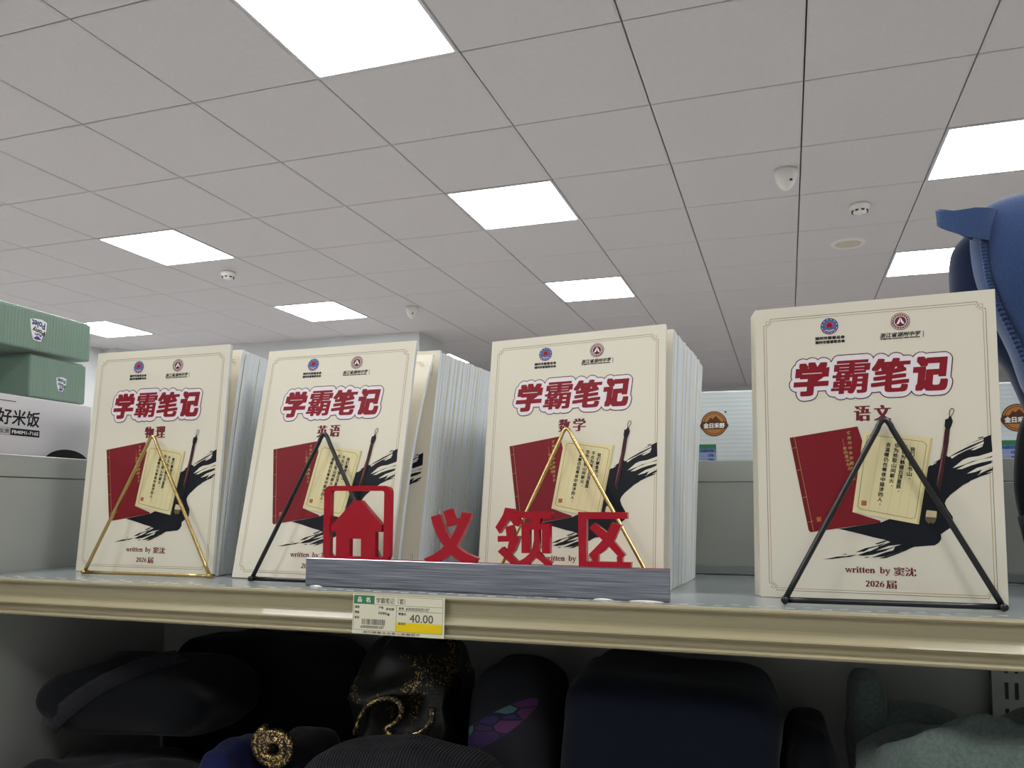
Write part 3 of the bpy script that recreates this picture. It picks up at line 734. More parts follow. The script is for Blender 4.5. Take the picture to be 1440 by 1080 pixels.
# white rice-cooker carton
X0 = -.930
b = MB(); b.rbox(P3(X0 - .30, .560, ZS), P3(X0, .942, .139), M_kraft, .002, 2)
a = Art()   # u runs along +Y from y = .70, v up from the shelf
U = lambda y: (y - .70) * 1000
Vv = lambda z: (z - ZS) * 1000
a.text('好米饭', U(.7900), Vv(.0990), U(.8530), Vv(.1195), 1, 'black', bold=.45, shear=.05, n=8)
a.text('电饭煲', U(.7860), Vv(.0872), U(.8080), Vv(.0932), 1, 'grey', bold=.15, n=6)
a.line([(U(.7830), Vv(.0855)), (U(.8095), Vv(.0855)), (U(.8095), Vv(.0945)), (U(.7830), Vv(.0945))], .5, 1, 'grey', closed=True)
a.poly([(U(.8095), Vv(.0853)), (U(.8540), Vv(.0853)), (U(.8540), Vv(.0947)), (U(.8095), Vv(.0947))], 1, 'black')
a.text('FB40M1-716S', U(.8120), Vv(.0878), U(.8520), Vv(.0922), 2, 'wht', bold=.15, n=6)
a.disc((U(.9015), Vv(.0500)), 40, 1, 'black', 40, ry=22, a0=0, a1=180)
a.disc((U(.9015), Vv(.0500)), 33, 2, 'txt', 40, ry=17, a0=20, a1=160, r0=31)
a.line([(U(.79), Vv(.1300)), (U(.815), Vv(.1300))], 1.2, 1, 'grey')
art_on(b, a, P3(X0, .70, ZS), (0, 1, 0), (0, 0, 1), (1, 0, 0))
o = b.build('carton'); tag(o, 'white carton with black characters 好米饭 under the green cartons at left', 'carton')
# green cartons
def sticker():
    a = Art()
    a.poly([(-17, 14), (-15, 2), (-13, -6), (-9, -16), (6, -17), (10, -8), (16, 0), (17, 14), (6, 17), (-8, 16)], 1, 'wht')
    a.text('Polet', -13, 3.5, 13, 13, 2, 'navy', bold=.5, rot=176, n=6)
    a.text('Pony', -11, -5.5, 13, 3, 2, 'black', bold=.5, rot=172, n=6)
    a.text('fun', -6, -9.6, 7, -5.6, 2, 'purple', bold=.4, rot=178, n=6)
    a.disc((-1, -13.2), 7.5, 2, 'purple', 16, ry=1.9)
    a.disc((-1, -11.2), 4, 2, 'purple', 16, ry=1.6)
    return a
def green_carton(label, y0, y1, x1, z0, z1, rot, st, s):
    L, Hh = y1 - y0, z1 - z0
    b = MB(); b.rbox((-.34, 0, 0), (0, L, Hh), M_green, .0025, 2)
    a = sticker(); b2 = []
    for pts, fs, layer, ink in a.items: b2.append(([(p[0] * s + st[0] * 1000, p[1] * s * 1.15 + st[1] * 1000) for p in pts], fs, layer, ink))
    a.items = b2
    art_on(b, a, (0, 0, 0), (0, 1, 0), (0, 0, 1), (1, 0, 0))
    # lid flap: a thin tongue along the top edge
    b.rbox((-.338, .002, Hh), (-.004, L - .002, Hh + .0022), M_green, .0008, 1)
    o = b.build('carton'); o.matrix_world = Matrix.Translation(P3(x1, y0, z0)) @ Matrix.Rotation(D2R(rot), 4, 'Z')
    tag(o, label, 'carton')
green_carton('lower green carton with one sticker, on the white rice cooker carton', .8430, .9385, -.9400, .1412, .1985, 0, (.0520, .0240), .52)
green_carton('upper green carton with an upside-down sticker, topmost at left', .6600, .9410, -.9370, .2050, .2600, 0, (.1900, .0290), .80)
# white rice cartons behind the back panel
def rice_carton(label, x0, x1, y0):
    b = MB(); b.rbox(P3(x0, y0, ZS), P3(x1, y0 + .30, .1568), M_rice, .002, 2)
    a = Art(); c = ((x1 - .0563 - x0) * 1000, (.1112 - ZS) * 1000)
    a.disc(c, 17.5, 1, 'brown', 36); a.disc(c, 16.2, 2, 'orange', 36); a.disc(c, 14.4, 3, 'brown', 36); a.disc(c, 13.6, 4, 'orange', 36)
    a.poly([(c[0] - 9, c[1] + 3), (c[0] - 4.5, c[1] + 9), (c[0] - 2, c[1] + 6.5), (c[0] + 2.5, c[1] + 11), (c[0] + 9.5, c[1] + 3)], 5, 'brown')
    a.poly([(c[0] - 19.5, c[1] - 2.5), (c[0] - 16.5, c[1] - 7.5), (c[0] + 16.5, c[1] - 7.5), (c[0] + 19.5, c[1] - 2.5), (c[0] + 16.5, c[1] + 3), (c[0] - 16.5, c[1] + 3)], 6, 'brown')
    a.text('金日禾野', c[0] - 14, c[1] - 6, c[0] + 14, c[1] + 1, 7, 'wht', bold=.35, n=6)
    a.disc((c[0] + 15.5, c[1] + 16), 1.5, 1, 'grey', 10)
    tx1 = c[0] + 2.5; tx0 = tx1 - 62; ty = (.0828 - ZS) * 1000
    a.poly([(tx0, ty - 6), (tx1, ty - 6), (tx1, ty), (tx0, ty)], 1, 'green')
    for k, (h0, h1, ink) in enumerate(((6, 12, 'mblue'), (12, 18.5, 'lblue'), (18.5, 25, 'lblue'), (25, 31, 'lblue'), (31, 37, 'lblue'))):
        a.poly([(tx0, ty - h1 + .4), (tx1, ty - h1 + .4), (tx1, ty - h0), (tx0, ty - h0)], 1, ink)
        for t, q in ((('NRV%', 18) if k == 0 else (('10%', 8) if k == 1 else ('30%', 8)), 0),):
            a.text(t[0], tx1 - 3.5 - t[1] * .9, ty - h1 + 1.6, tx1 - 3.5, ty - h0 - 1.4, 2, 'navy', bold=.2, n=5)
        a.text(('项目', '能量', '蛋白质', '脂肪', '钠')[k], tx0 + 3, ty - h1 + 1.6, tx0 + 13, ty - h0 - 1.4, 2, 'navy', bold=.2, n=5)
    art_on(b, a, P3(x0, y0, ZS), (1, 0, 0), (0, 0, 1), (0, -1, 0))
    o = b.build('carton'); tag(o, label, 'carton')
rice_carton('white rice carton with round brown logo, between the mathematics and Chinese notebooks', -.4060, .0130, 1.120)
rice_carton('white rice carton at the right edge behind the black bag strap', .0175, .3830, 1.122)

# ------------------------------------------------------------------ room: ceiling of clip-in tiles, walls, floor
GX, GY, GT, CH = -2.21839589, 2.07451566, -0.0456753712, 1.64877411 + ZC
ca, sa = math.cos(GT), math.sin(GT)
def G(i, j, z=0.0):          # ceiling grid cell corner -> point
    x, y = i * .6, j * .6
    return (GX + x * ca - y * sa, GY + x * sa + y * ca, CH + z)
lamps = [(1, 0), (1, 3), (1, 6), (-3, 3), (-3, 6), (-7, 6), (5, 3), (5, 6), (-3, 10), (1, 10),
         (1, -3), (5, 0), (5, -3), (-3, 0), (-3, -3), (-7, 3), (-7, 0), (-7, -3), (1, -6), (-3, -6), (5, -6), (5, 10)]
I0, I1, J0, J1 = -8, 9, -9, 16
cl = MB(); g_, q_ = .0030, .0095
for i in range(I0, I1):
    for j in range(J0, J1):
        if (i, j) in lamps: continue
        o4 = [G(i + g_ / .6, j + g_ / .6, .003), G(i + 1 - g_ / .6, j + g_ / .6, .003), G(i + 1 - g_ / .6, j + 1 - g_ / .6, .003), G(i + g_ / .6, j + 1 - g_ / .6, .003)]
        i4 = [G(i + q_ / .6, j + q_ / .6), G(i + 1 - q_ / .6, j + q_ / .6), G(i + 1 - q_ / .6, j + 1 - q_ / .6), G(i + q_ / .6, j + 1 - q_ / .6)]
        up4 = [(p[0], p[1], p[2] + .012) for p in o4]
        cl.add(i4 + o4 + up4, [(3, 2, 1, 0)] + [(k, (k + 1) % 4, 4 + (k + 1) % 4, 4 + k) for k in range(4)] + [(4 + k, 4 + (k + 1) % 4, 8 + (k + 1) % 4, 8 + k) for k in range(4)], M_tile)
cl.add([G(I0 - .3, J0 - .3, .016), G(I1 + .3, J0 - .3, .016), G(I1 + .3, J1 + .3, .016), G(I0 - .3, J1 + .3, .016)], [(3, 2, 1, 0)], M_gap)
tag(cl.build('ceiling'), kind='structure')
fl = MB(); fl.add([G(I0 - .3, J0 - .3, -CH), G(I1 + .3, J0 - .3, -CH), G(I1 + .3, J1 + .3, -CH), G(I0 - .3, J1 + .3, -CH)], [(0, 1, 2, 3)], M_floor)
tag(fl.build('floor'), kind='structure')
def wall(name, pts, thick=.12):
    """wall block from grid outline"""
    b = MB(); n = len(pts)
    vs = [G(i, j, -CH) for i, j in pts] + [G(i, j, .014) for i, j in pts]
    b.add(vs, [list(range(n))[::-1], list(range(n, 2 * n))] + [(k, (k + 1) % n, n + (k + 1) % n, n + k) for k in range(n)], M_wall)
    tag(b.build(name), kind='structure')
wall('wall_left', [(-8.2, -9.2), (-7.92, -9.2), (-7.92, 16), (-8.2, 16)])
wall('wall_left_column', [(-7.92, 7.74), (-7.55, 7.74), (-7.55, 8.1), (-7.92, 8.1)])
wall('wall_partition', [(-7.92, 8.1), (-1.72, 8.1), (-1.72, 9.04), (-7.92, 9.04)])
wall('wall_far', [(-8.2, 15.72), (9.2, 15.72), (9.2, 16), (-8.2, 16)])
wall('wall_right', [(9, -9.2), (9.3, -9.2), (9.3, 15.72), (9, 15.72)])
wall('wall_behind', [(-7.92, -9.3), (9, -9.3), (9, -9), (-7.92, -9)])
LBL = {(1, 0): 'large square ceiling light panel at the top of the photo',
       (1, 3): 'square ceiling light panel at the centre, next row after the top one',
       (1, 6): 'square ceiling light panel above the mathematics notebook',
       (-3, 3): 'square ceiling light panel at left, beside the small smoke detector',
       (-3, 6): 'square ceiling light panel above the English notebook',
       (-7, 6): 'square ceiling light panel just right of the upper green carton',
       (5, 3): 'square ceiling light panel at the right edge above the blue bag',
       (5, 6): 'square ceiling light panel partly hidden by the blue bag handle',
       (-3, 10): 'small far ceiling light panel beside the partition corner, over the white page edges'}
fr0 = MB(); df0 = MB()
e0, e1 = .004, .016
for x0, y0, x1, y1 in ((e0, e0, .6 - e0, e1), (e0, .6 - e1, .6 - e0, .6 - e0), (e0, e1, e1, .6 - e1), (.6 - e1, e1, .6 - e0, .6 - e1)):
    fr0.box((x0 - .3, y0 - .3, -.001), (x1 - .3, y1 - .3, .012), M_lfr)
pl_ = rrect(e1 - .3, e1 - .3, .3 - e1, .3 - e1, .012, 4)
df0.prism(pl_, lambda u, v, dd: (u, v, dd), .003, .0005, M_diff)
first = None
for c in lamps:
    p = G(c[0] + .5, c[1] + .5)
    lab = LBL.get(c); grp = None
    if lab is None: lab = 'square ceiling light panel in the grid beyond the photo'; grp = 'ceiling light panels beyond the photo'
    r = thing('ceiling_light', lab, 'ceiling light', mtx=Matrix.Translation(p) @ Matrix.Rotation(GT, 4, 'Z'), group=grp)
    if first is None:
        first = [fr0.build('frame', r), df0.build('diffuser', r)]
    else:
        for q in first:
            k = q.copy(); COL.objects.link(k); k.parent = r
# small devices on the ceiling
def cone(x, y, label, s=1.0):
    r = thing('ceiling_sensor', label, 'sensor', (x, y, CH))
    b = MB(); b.lathe([(0, 0), (.056 * s, 0), (.058 * s, -.012 * s), (.055 * s, -.03 * s), (.046 * s, -.056 * s), (.03 * s, -.082 * s), (.015 * s, -.098 * s), (0, -.102 * s)], (0, 0, 0), M_white, 28); b.build('housing', r)
    e = MB(); e.lathe([(0, -.004), (.006 * s, -.003), (.007 * s, 0), (.005 * s, .005), (0, .006)], (.022 * s, -.040 * s, -.064 * s), M_dark, 10); e.build('lens', r)
def smoke(x, y, label):
    r = thing('smoke_detector', label, 'smoke detector', (x, y, CH))
    b = MB(); b.lathe([(0, 0), (.052, 0), (.054, -.012), (.050, -.022), (.040, -.026), (.040, -.034), (.034, -.046), (.020, -.052), (0, -.053)], (0, 0, 0), M_white, 28); b.build('housing', r)
    v = MB()
    for k in range(8):
        t = 45 * k + 15; c = Vector((math.cos(D2R(t)), math.sin(D2R(t)), 0)); q = Vector((-c.y, c.x, 0))
        p = [c * .0385 + q * s_ * .009 + Vector((0, 0, z)) for s_, z in ((-1, -.0345), (1, -.0345), (.8, -.0435), (-.8, -.0435))]
        p2 = [u + c * .004 for u in p]; v.add([tuple(u) for u in p + p2], [(0, 1, 2, 3), (7, 6, 5, 4), (0, 4, 5, 1), (1, 5, 6, 2), (2, 6, 7, 3), (3, 7, 4, 0)], M_dark)
    v.build('vent', r)
cone(.204, 4.013, 'white cone-shaped ceiling sensor at right, larger and nearer one')
cone(-2.704, 6.077, 'small white cone-shaped ceiling sensor near the partition corner')
smoke(.615, 4.588, 'white smoke detector at right, between the cone sensor and the round speaker')
smoke(-3.580, 4.798, 'small white smoke detector at left beside a light panel')
r = thing('ceiling_speaker', 'flat round cream ceiling speaker at upper right', 'speaker', (.633, 5.260, CH))
b = MB(); b.lathe([(.074, -.002), (.078, -.009), (.098, -.008), (.106, 0)], (0, 0, 0), M_white, 36); b.build('rim', r)
b = MB(); b.lathe([(0, -.006), (.05, -.006), (.0775, -.004), (.0775, 0)], (0, 0, 0), M_cream, 36); b.build('grille', r)

# ------------------------------------------------------------------ folded clothes on the lower shelf
def cloth_mat(name, col, rough=.9, sheen=.08, weave=900, bump=.25):
    k = mat(name, col, rough); n, l, b = nodes(k); b.inputs['Sheen Weight'].default_value = sheen; b.inputs['Specular IOR Level'].default_value = .12
    add_noise(k, weave, .18, bump=bump, detail=2); return k
M_black = cloth_mat('black_cloth', srgb(13, 15, 19))
M_char = cloth_mat('charcoal_cloth', srgb(34, 35, 40))
M_navy = cloth_mat('navy_cloth', srgb(14, 19, 32))
M_blue = cloth_mat('blue_cloth', srgb(18, 26, 66))
M_fleece = cloth_mat('grey_green_fleece', srgb(112, 128, 121), .95, .3, 260, .5)
M_rib = cloth_mat('ribbed_knit', srgb(30, 31, 35), .95)
def glitter(k, dense=False):
    n, l, b = nodes(k); tc = n.new('ShaderNodeTexCoord'); vo = n.new('ShaderNodeTexVoronoi'); vo.inputs['Scale'].default_value = 820
    nz = n.new('ShaderNodeTexNoise'); nz.inputs['Scale'].default_value = 24; ad = n.new('ShaderNodeMath'); ad.operation = 'MULTIPLY'
    l.new(tc.outputs['Object'], vo.inputs[0]); l.new(tc.outputs['Object'], nz.inputs[0])
    cr = n.new('ShaderNodeValToRGB'); cr.color_ramp.elements[0].position = .50; cr.color_ramp.elements[1].position = .56
    sp = n.new('ShaderNodeSeparateColor'); l.new(vo.outputs['Color'], sp.inputs[0])
    l.new(sp.outputs[0], ad.inputs[0]); ad.inputs[1].default_value = .72
    if not dense: l.new(nz.outputs[0], ad.inputs[1])
    l.new(ad.outputs[0], cr.inputs[0])
    mx = n.new('ShaderNodeMix'); mx.data_type = 'RGBA'; mx.inputs[6].default_value = (*srgb(22, 20, 18), 1); mx.inputs[7].default_value = (*srgb(226, 190, 112), 1)
    l.new(cr.outputs[0], mx.inputs[0]); l.new(mx.outputs[2], b.inputs['Base Color'])
    l.new(cr.outputs[0], b.inputs['Metallic']); b.inputs['Roughness'].default_value = .35
    return k
M_glit = glitter(mat('black_gold_lurex', srgb(22, 20, 18)))
M_gedge = glitter(mat('gold_lurex_edge', srgb(22, 20, 18)), True)
def ribbed(k):
    n, l, b = nodes(k); tc = n.new('ShaderNodeTexCoord'); wv = n.new('ShaderNodeTexWave'); wv.inputs['Scale'].default_value = 90; wv.bands_direction = 'X'
    wv.inputs['Distortion'].default_value = 1.5
    l.new(tc.outputs['Object'], wv.inputs[0]); bp = n.new('ShaderNodeBump'); bp.inputs['Strength'].default_value = .6; bp.inputs['Distance'].default_value = .002
    l.new(wv.outputs[0], bp.inputs['Height']); l.new(bp.outputs[0], b.inputs['Normal'])
ribbed(M_rib)
def printed():
    k = mat('black_cloth_leaf_print', srgb(20, 22, 28), .85); n, l, b = nodes(k)
    tc = n.new('ShaderNodeTexCoord'); mp = n.new('ShaderNodeMapping'); mp.inputs['Location'].default_value = (0, 0, 0)
    vo = n.new('ShaderNodeTexVoronoi'); vo.inputs['Scale'].default_value = 42; vo.feature = 'F1'
    ve = n.new('ShaderNodeTexVoronoi'); ve.inputs['Scale'].default_value = 42; ve.feature = 'DISTANCE_TO_EDGE'
    mp.inputs['Rotation'].default_value = (0, D2R(32), 0); mp.inputs['Scale'].default_value = (.55, 1, 1.6)
    l.new(tc.outputs['Object'], mp.inputs[0]); l.new(mp.outputs[0], vo.inputs[0]); l.new(mp.outputs[0], ve.inputs[0])
    sp = n.new('ShaderNodeSeparateColor'); l.new(vo.outputs['Color'], sp.inputs[0])
    cr = n.new('ShaderNodeValToRGB'); cr.color_ramp.interpolation = 'CONSTANT'
    for p, c in ((0.0, (52, 30, 74)), (.35, (82, 38, 84)), (.62, (72, 108, 116)), (.8, (40, 36, 86))):
        e = cr.color_ramp.elements[0] if p == 0 else (cr.color_ramp.elements[1] if p == .35 else cr.color_ramp.elements.new(p))
        e.position = p; e.color = (*srgb(*c), 1)
    l.new(sp.outputs[0], cr.inputs[0])
    # an elongated patch on the front of the garment
    mp2 = n.new('ShaderNodeMapping'); l.new(tc.outputs['Object'], mp2.inputs[0])
    mp2.vector_type = 'TEXTURE'; mp2.inputs['Location'].default_value = (-.016, -.07, .054); mp2.inputs['Rotation'].default_value = (0, D2R(-32), 0); mp2.inputs['Scale'].default_value = (.060, .30, .013)
    ln = n.new('ShaderNodeVectorMath'); ln.operation = 'LENGTH'; l.new(mp2.outputs[0], ln.inputs[0])
    lt = n.new('ShaderNodeMath'); lt.operation = 'LESS_THAN'; l.new(ln.outputs['Value'], lt.inputs[0]); lt.inputs[1].default_value = 1.0
    gt = n.new('ShaderNodeMath'); gt.operation = 'GREATER_THAN'; l.new(ve.outputs['Distance'], gt.inputs[0]); gt.inputs[1].default_value = .035
    mu = n.new('ShaderNodeMath'); mu.operation = 'MULTIPLY'; l.new(lt.outputs[0], mu.inputs[0]); l.new(gt.outputs[0], mu.inputs[1])
    mx = n.new('ShaderNodeMix'); mx.data_type = 'RGBA'; mx.inputs[6].default_value = (*srgb(20, 22, 28), 1)
    l.new(mu.outputs[0], mx.inputs[0]); l.new(cr.outputs[0], mx.inputs[7]); l.new(mx.outputs[2], b.inputs['Base Color'])
    return k
M_print = printed()
def fold(b, c, h, mt, seed, n1=.55, n2=.6, amp=.012, fr=9.0, stretch=(1, 1, 1), rot=(0, 0, 0), nu=64, nv=40, floor=None, sag=0.0, bulge=None):
    """a soft folded bundle: rounded block with creases. c centre, h half sizes"""
    R = Matrix.Rotation(D2R(rot[2]), 3, 'Z') @ Matrix.Rotation(D2R(rot[1]), 3, 'Y') @ Matrix.Rotation(D2R(rot[0]), 3, 'X')
    sgn = lambda q, e: math.copysign(abs(q) ** e, q)
    off = Vector((seed * 3.7, seed * 1.3, -seed * 2.1)); vs = []
    for i in range(nv + 1):
        ph = -math.pi / 2 + math.pi * i / nv
        for k in range(nu):
            th = 2 * math.pi * k / nu
            d_ = Vector((sgn(math.cos(ph), n2) * sgn(math.cos(th), n1), sgn(math.cos(ph), n2) * sgn(math.sin(th), n1), sgn(math.sin(ph), n2)))
            p = Vector((d_.x * h[0], d_.y * h[1], d_.z * h[2]))
            nrm = Vector((d_.x / h[0], d_.y / h[1], d_.z / h[2])).normalized()
            q = Vector((p.x * stretch[0], p.y * stretch[1], p.z * stretch[2])) * fr + off
            f1 = 1 - abs(noise.noise(q)) * 2; f2 = noise.noise(q * 2.3 + Vector((5, 1, 2)))
            p = p + nrm * amp * (f1 * .8 + f2 * .5 - .5)
            if sag: p.z -= sag * (d_.x ** 2) * h[2]
            if bulge: p += bulge(d_)
            p = R @ p + Vector(c)
            if floor is not None: p.z = max(p.z, floor + .0005 * (1 + noise.noise(q)))
            vs.append(P3(*p))
    fs = [(i * nu + k, i * nu + (k + 1) % nu, (i + 1) * nu + (k + 1) % nu, (i + 1) * nu + k) for i in range(nv) for k in range(nu)]
    b.add(vs, fs, mt, True); return b
def centre(o, c):
    c = Vector(P3(*c))
    o.data.transform(Matrix.Translation(-c)); o.location = c; return o
def smooth_secs(keys, n=28):
    out = []
    for i in range(n):
        t = i / (n - 1) * (len(keys) - 1); k = min(int(t), len(keys) - 2); q = t - k
        p0, p1, p2, p3 = keys[max(k - 1, 0)], keys[k], keys[k + 1], keys[min(k + 2, len(keys) - 1)]
        out.append(tuple(.5 * ((2 * b_) + (-a_ + c_) * q + (2 * a_ - 5 * b_ + 4 * c_ - d_) * q * q + (-a_ + 3 * b_ - 3 * c_ + d_) * q ** 3) for a_, b_, c_, d_ in zip(p0, p1, p2, p3)))
    return out
HEM = [(-.4311,.830,-.2613),(-.422,.828,-.2389),(-.4075,.826,-.2238),(-.386,.826,-.2176),(-.373,.826,-.2258),(-.3761,.826,-.2414),(-.3896,.824,-.2517),(-.3792,.824,-.2584),(-.3555,.828,-.2549),(-.3407,.832,-.2431),(-.3393,.834,-.2263)]
LF = LOW + .0003
def garment(name, label, cat, c, h, mt, seed, **k):
    b = MB(); fold(b, c, h, mt, seed, floor=LF, **k)
    return tag(centre(b.build(name), c), label, cat)
garment('folded_garment', 'charcoal folded garment at the bottom left corner', 'clothes', (-.748, .826, -.374), (.136, .086, .055), M_char, 1, amp=.02, fr=11, stretch=(.6, 1, 1.6))
o = thing('folded_garment', 'black rolled trousers lying on the charcoal garment at lower left', 'clothes', P3(-.733, .865, -.255))
def prt(b, name, root):
    q = b.build(name); q.parent = root; q.matrix_parent_inverse = root.matrix_world.inverted() if False else Matrix.Translation(-root.location); return q
b = MB(); fold(b, (-.738, .868, -.247), (.120, .078, .050), M_black, 2, n1=.3, n2=.95, amp=.012, fr=10, stretch=(.35, 1, 1.5)); prt(b, 'rolled_body', o)
b = MB()   # waistband flap lying obliquely over the roll
pts = []
for k in range(15):
    t = k / 14; a_ = D2R(-38 + 118 * t)
    pts.append(Vector((-.838 + .150 * t, .868 - .0815 * math.cos(a_), -.247 + .0545 * math.sin(a_))))
for i in range(14):
    p, q = pts[i], pts[i + 1]; u = Vector((.010, 0, -.006)); w_ = Vector((0, .003, -.001))
    b.add([P3(*v) for v in (p - u, p + u, q + u, q - u, p - u + w_, p + u + w_, q + u + w_, q - u + w_)], [(0, 1, 2, 3), (7, 6, 5, 4), (1, 5, 6, 2), (0, 3, 7, 4)], M_char, True)
prt(b, 'waistband', o)
garment('folded_garment', 'tall black folded garment at the back left under the shelf', 'clothes', (-.650, 1.008, -.308), (.165, .048, .120), M_black, 3, amp=.012, fr=8, n1=.4, n2=.5)
garment('folded_garment', 'bright blue folded cloth beside the glittering roll', 'clothes', (-.560, .795, -.350), (.026, .060, .080), M_blue, 4, amp=.010, fr=14)
# gold speckled knit roll
o = thing('scarf', 'small rolled black scarf with gold glitter beside the blue cloth', 'scarf', P3(-.500, .800, -.268))
b = MB(); fold(b, (-.500, .838, -.345), (.034, .050, .080), M_black, 5, amp=.008, fr=12, floor=LF); prt(b, 'scarf_body', o)
b = MB(); pts = []
for k in range(40):
    t = k / 39; a_ = t * 4.6 * math.pi; r_ = .026 - .018 * t
    pts.append(P3(-.503 + r_ * math.cos(a_ + 2), .782 - .004 * t, -.268 + r_ * .82 * math.sin(a_ + 2)))
b.tube(pts, .0052, M_gedge, 8); prt(b, 'glitter_edge', o)
o = thing('folded_garment', 'black glittering garment with gold speckles under the price tag', 'clothes', P3(-.390, .915, -.280))
b = MB(); fold(b, (-.390, .915, -.280), (.060, .080, .120), M_glit, 6, amp=.022, fr=13, n1=.6, n2=.6, floor=LF); prt(b, 'folded_body', o)
b = MB(); b.tube(smooth_secs(HEM, 60), .0036, M_gedge, 8); b.v = [(x, y, z + ZC) for x, y, z in b.v]; prt(b, 'glitter_hem', o)
garment('folded_garment', 'dark ribbed knit lying low in the middle of the lower shelf', 'clothes', (-.345, .772, -.338), (.118, .046, .092), M_rib, 7, amp=.010, fr=7, n1=.45, n2=.6)
garment('folded_garment', 'black folded garment with purple and teal leaf print', 'clothes', (-.256, .905, -.298), (.052, .072, .118), M_print, 8, amp=.010, fr=9, n1=.5, n2=.6)
garment('folded_garment', 'large navy folded garment under the mathematics notebook', 'clothes', (-.082, .885, -.296), (.108, .100, .124), M_navy, 9, amp=.010, fr=8, n1=.32, n2=.3, stretch=(.7, 1, 1.4), rot=(0, 3, 0))
garment('folded_garment', 'black sleeve bundle between the navy garment and the fleece', 'clothes', (.056, .905, -.325), (.025, .090, .105), M_black, 10, amp=.012, fr=9)
o = thing('fleece_jacket', 'crumpled grey-green fleece at the lower right corner', 'jacket', P3(.225, .870, -.330))
b = MB(); fold(b, (.223, .850, -.312), (.121, .095, .114), M_fleece, 11, n1=.6, n2=.7, amp=.036, fr=11, stretch=(1, 1, 1.2), floor=LF, nu=96, nv=60); prt(b, 'fleece_body', o)
b = MB(); fold(b, (.128, .985, -.262), (.022, .036, .075), M_fleece, 12, amp=.010, fr=12); fold(b, (.175, .985, -.275), (.050, .040, .055), M_fleece, 13, amp=.014, fr=10); prt(b, 'collar', o)
b = MB(); fold(b, (.270, .900, -.235), (.060, .030, .022), M_fleece, 14, amp=.010, fr=12, rot=(0, 12, 0)); prt(b, 'sleeve_fold', o)

# ------------------------------------------------------------------ blue bag hanging on the back panel, right of the Chinese notebook
M_denim = cloth_mat('blue_bag_cloth', srgb(50, 72, 112), .8, .3, 700, .2)
M_dnavy = cloth_mat('dark_bag_cloth', srgb(30, 40, 66), .85, .2, 700, .2)
M_bblk = cloth_mat('black_bag_webbing', srgb(20, 21, 25), .7, .1, 900, .3)
bag = thing('backpack', 'blue cloth backpack with a loop handle behind the Chinese notebook', 'backpack', P3(.33, .95, ZS))
def bpart(b, name): return prt(b, name, bag)
def loft(b, secs, mt, nu=36, n=.8, seed=1, amp=.004, fr=18):
    """sections (z, cx, cy, rx, ry)"""
    sgn = lambda q, e: math.copysign(abs(q) ** e, q); vs = []
    for z, cx, cy, rx, ry in secs:
        for k in range(nu):
            t = 2 * math.pi * k / nu
            p = Vector((cx + rx * sgn(math.cos(t), n), cy + ry * sgn(math.sin(t), n), z))
            f = noise.noise(Vector((p.x * fr + seed, p.y * fr, p.z * fr * .5))) * amp * min(1, rx / .03)
            p += Vector((math.cos(t), math.sin(t), 0)) * f; vs.append(P3(*p))
    m_ = len(secs)
    fs = [(i * nu + k, i * nu + (k + 1) % nu, (i + 1) * nu + (k + 1) % nu, (i + 1) * nu + k) for i in range(m_ - 1) for k in range(nu)]
    fs += [list(range(nu))[::-1], [(m_ - 1) * nu + k for k in range(nu)]]
    b.add(vs, fs, mt, True); return b
b = MB()
loft(b, smooth_secs([(.085, .372, .940, .072, .030), (.120, .366, .940, .083, .038), (.161, .360, .940, .088, .045), (.209, .345, .940, .094, .050), (.245, .338, .940, .098, .052), (.290, .332, .940, .094, .048), (.315, .326, .940, .080, .038), (.327, .322, .940, .058, .024), (.3305, .320, .940, .030, .012)]), M_denim, seed=3)
bpart(b, 'main_body')
b = MB()
loft(b, smooth_secs([(.105, .345, .985, .050, .022), (.150, .340, .985, .062, .032), (.190, .322, .985, .074, .038), (.225, .308, .985, .080, .040), (.280, .303, .980, .077, .036), (.305, .303, .978, .062, .022)]), M_dnavy, seed=6)
bpart(b, 'side_panel')
b = MB()
loft(b, smooth_secs([(-.0897, .372, .962, .074, .050), (-.080, .373, .962, .079, .056), (-.020, .374, .962, .080, .060), (.050, .374, .960, .080, .056), (.095, .374, .952, .078, .046), (.135, .374, .945, .074, .034)]), M_dnavy, seed=12)
bpart(b, 'lower_body')
b = MB()   # corded seam along the front edge
pts = [Vector(P3(x, .915, z)) for x, z in ((.2405, .292), (.2425, .262), (.2455, .235), (.2530, .208), (.2680, .170), (.2800, .135), (.292, .105))]
b.tube(pts, .0028, M_dnavy, 8)
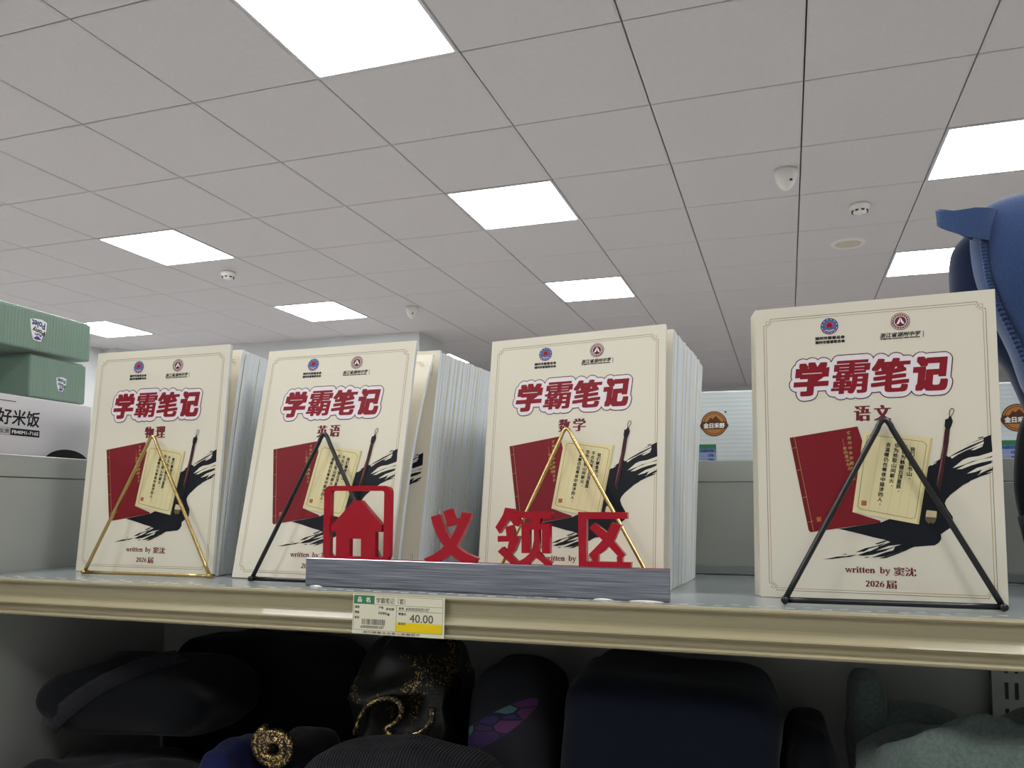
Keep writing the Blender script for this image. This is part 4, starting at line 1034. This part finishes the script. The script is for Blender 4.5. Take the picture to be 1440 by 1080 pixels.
for k in range(46):
    t = k / 45 * (len(pts) - 1); i = min(int(t), len(pts) - 2); p = pts[i].lerp(pts[i + 1], t - i)
    b.lathe([(0, -.0036), (.0034, -.0012), (.0034, .0012), (0, .0036)], p, M_denim, 6)
bpart(b, 'piping')
b = MB()   # loop handle: a closed band of cloth, its free end raised
N = 40; rows_ = []
for k in range(N):
    t = 2 * math.pi * k / N; cx, cy = math.cos(t), math.sin(t)
    x = .2280 + .0285 * cx; y = .925 + .017 * cy - .004 * (1 - cx); z = .3000 - .0075 * cx + .0045 * cy * (1 - cx)
    hw = .0150 - .0050 * max(0, -cx) + .002 * cx
    o_, i_ = Vector((cx * 1.7, cy, 0)).normalized() * .0011, Vector((-.004 * cy, 0, hw))
    rows_.append([Vector((x, y, z)) + o_ * a_ + i_ * b_ for a_, b_ in ((1, -1), (1, 1), (-1, 1), (-1, -1))])
b.add([P3(*q) for r_ in rows_ for q in r_], [(4 * k + a_, 4 * ((k + 1) % N) + a_, 4 * ((k + 1) % N) + (a_ + 1) % 4, 4 * k + (a_ + 1) % 4) for k in range(N) for a_ in range(4)], M_denim)
bpart(b, 'loop_handle')
b = MB()
loft(b, smooth_secs([(-.0800, .348, .908, .060, .012), (-.060, .342, .904, .068, .020), (-.010, .340, .903, .070, .022), (.012, .339, .906, .068, .018), (.018, .339, .908, .060, .010)]), M_bblk, seed=8, n=.6)
bpart(b, 'front_pocket')
b = MB()
loft(b, smooth_secs([(-.030, .300, .905, .034, .010), (.020, .2935, .898, .036, .011), (.070, .2945, .897, .034, .011), (.095, .299, .899, .028, .009), (.104, .303, .902, .012, .006)]), M_bblk, seed=9, n=.6)
bpart(b, 'shoulder_strap')
b = MB()
b.tube([P3(.2610, .893, -.010), P3(.2630, .888, -.030), P3(.2660, .885, -.052), P3(.2690, .885, -.070)], [.0045, .004, .0038, .0036], M_bblk, 8)
bpart(b, 'strap_end')
b = MB()
b.tube([P3(.282, .884, .002), P3(.300, .881, .000), P3(.330, .8795, -.001), P3(.370, .881, .000)], .0018, M_char, 8)
bpart(b, 'zip')
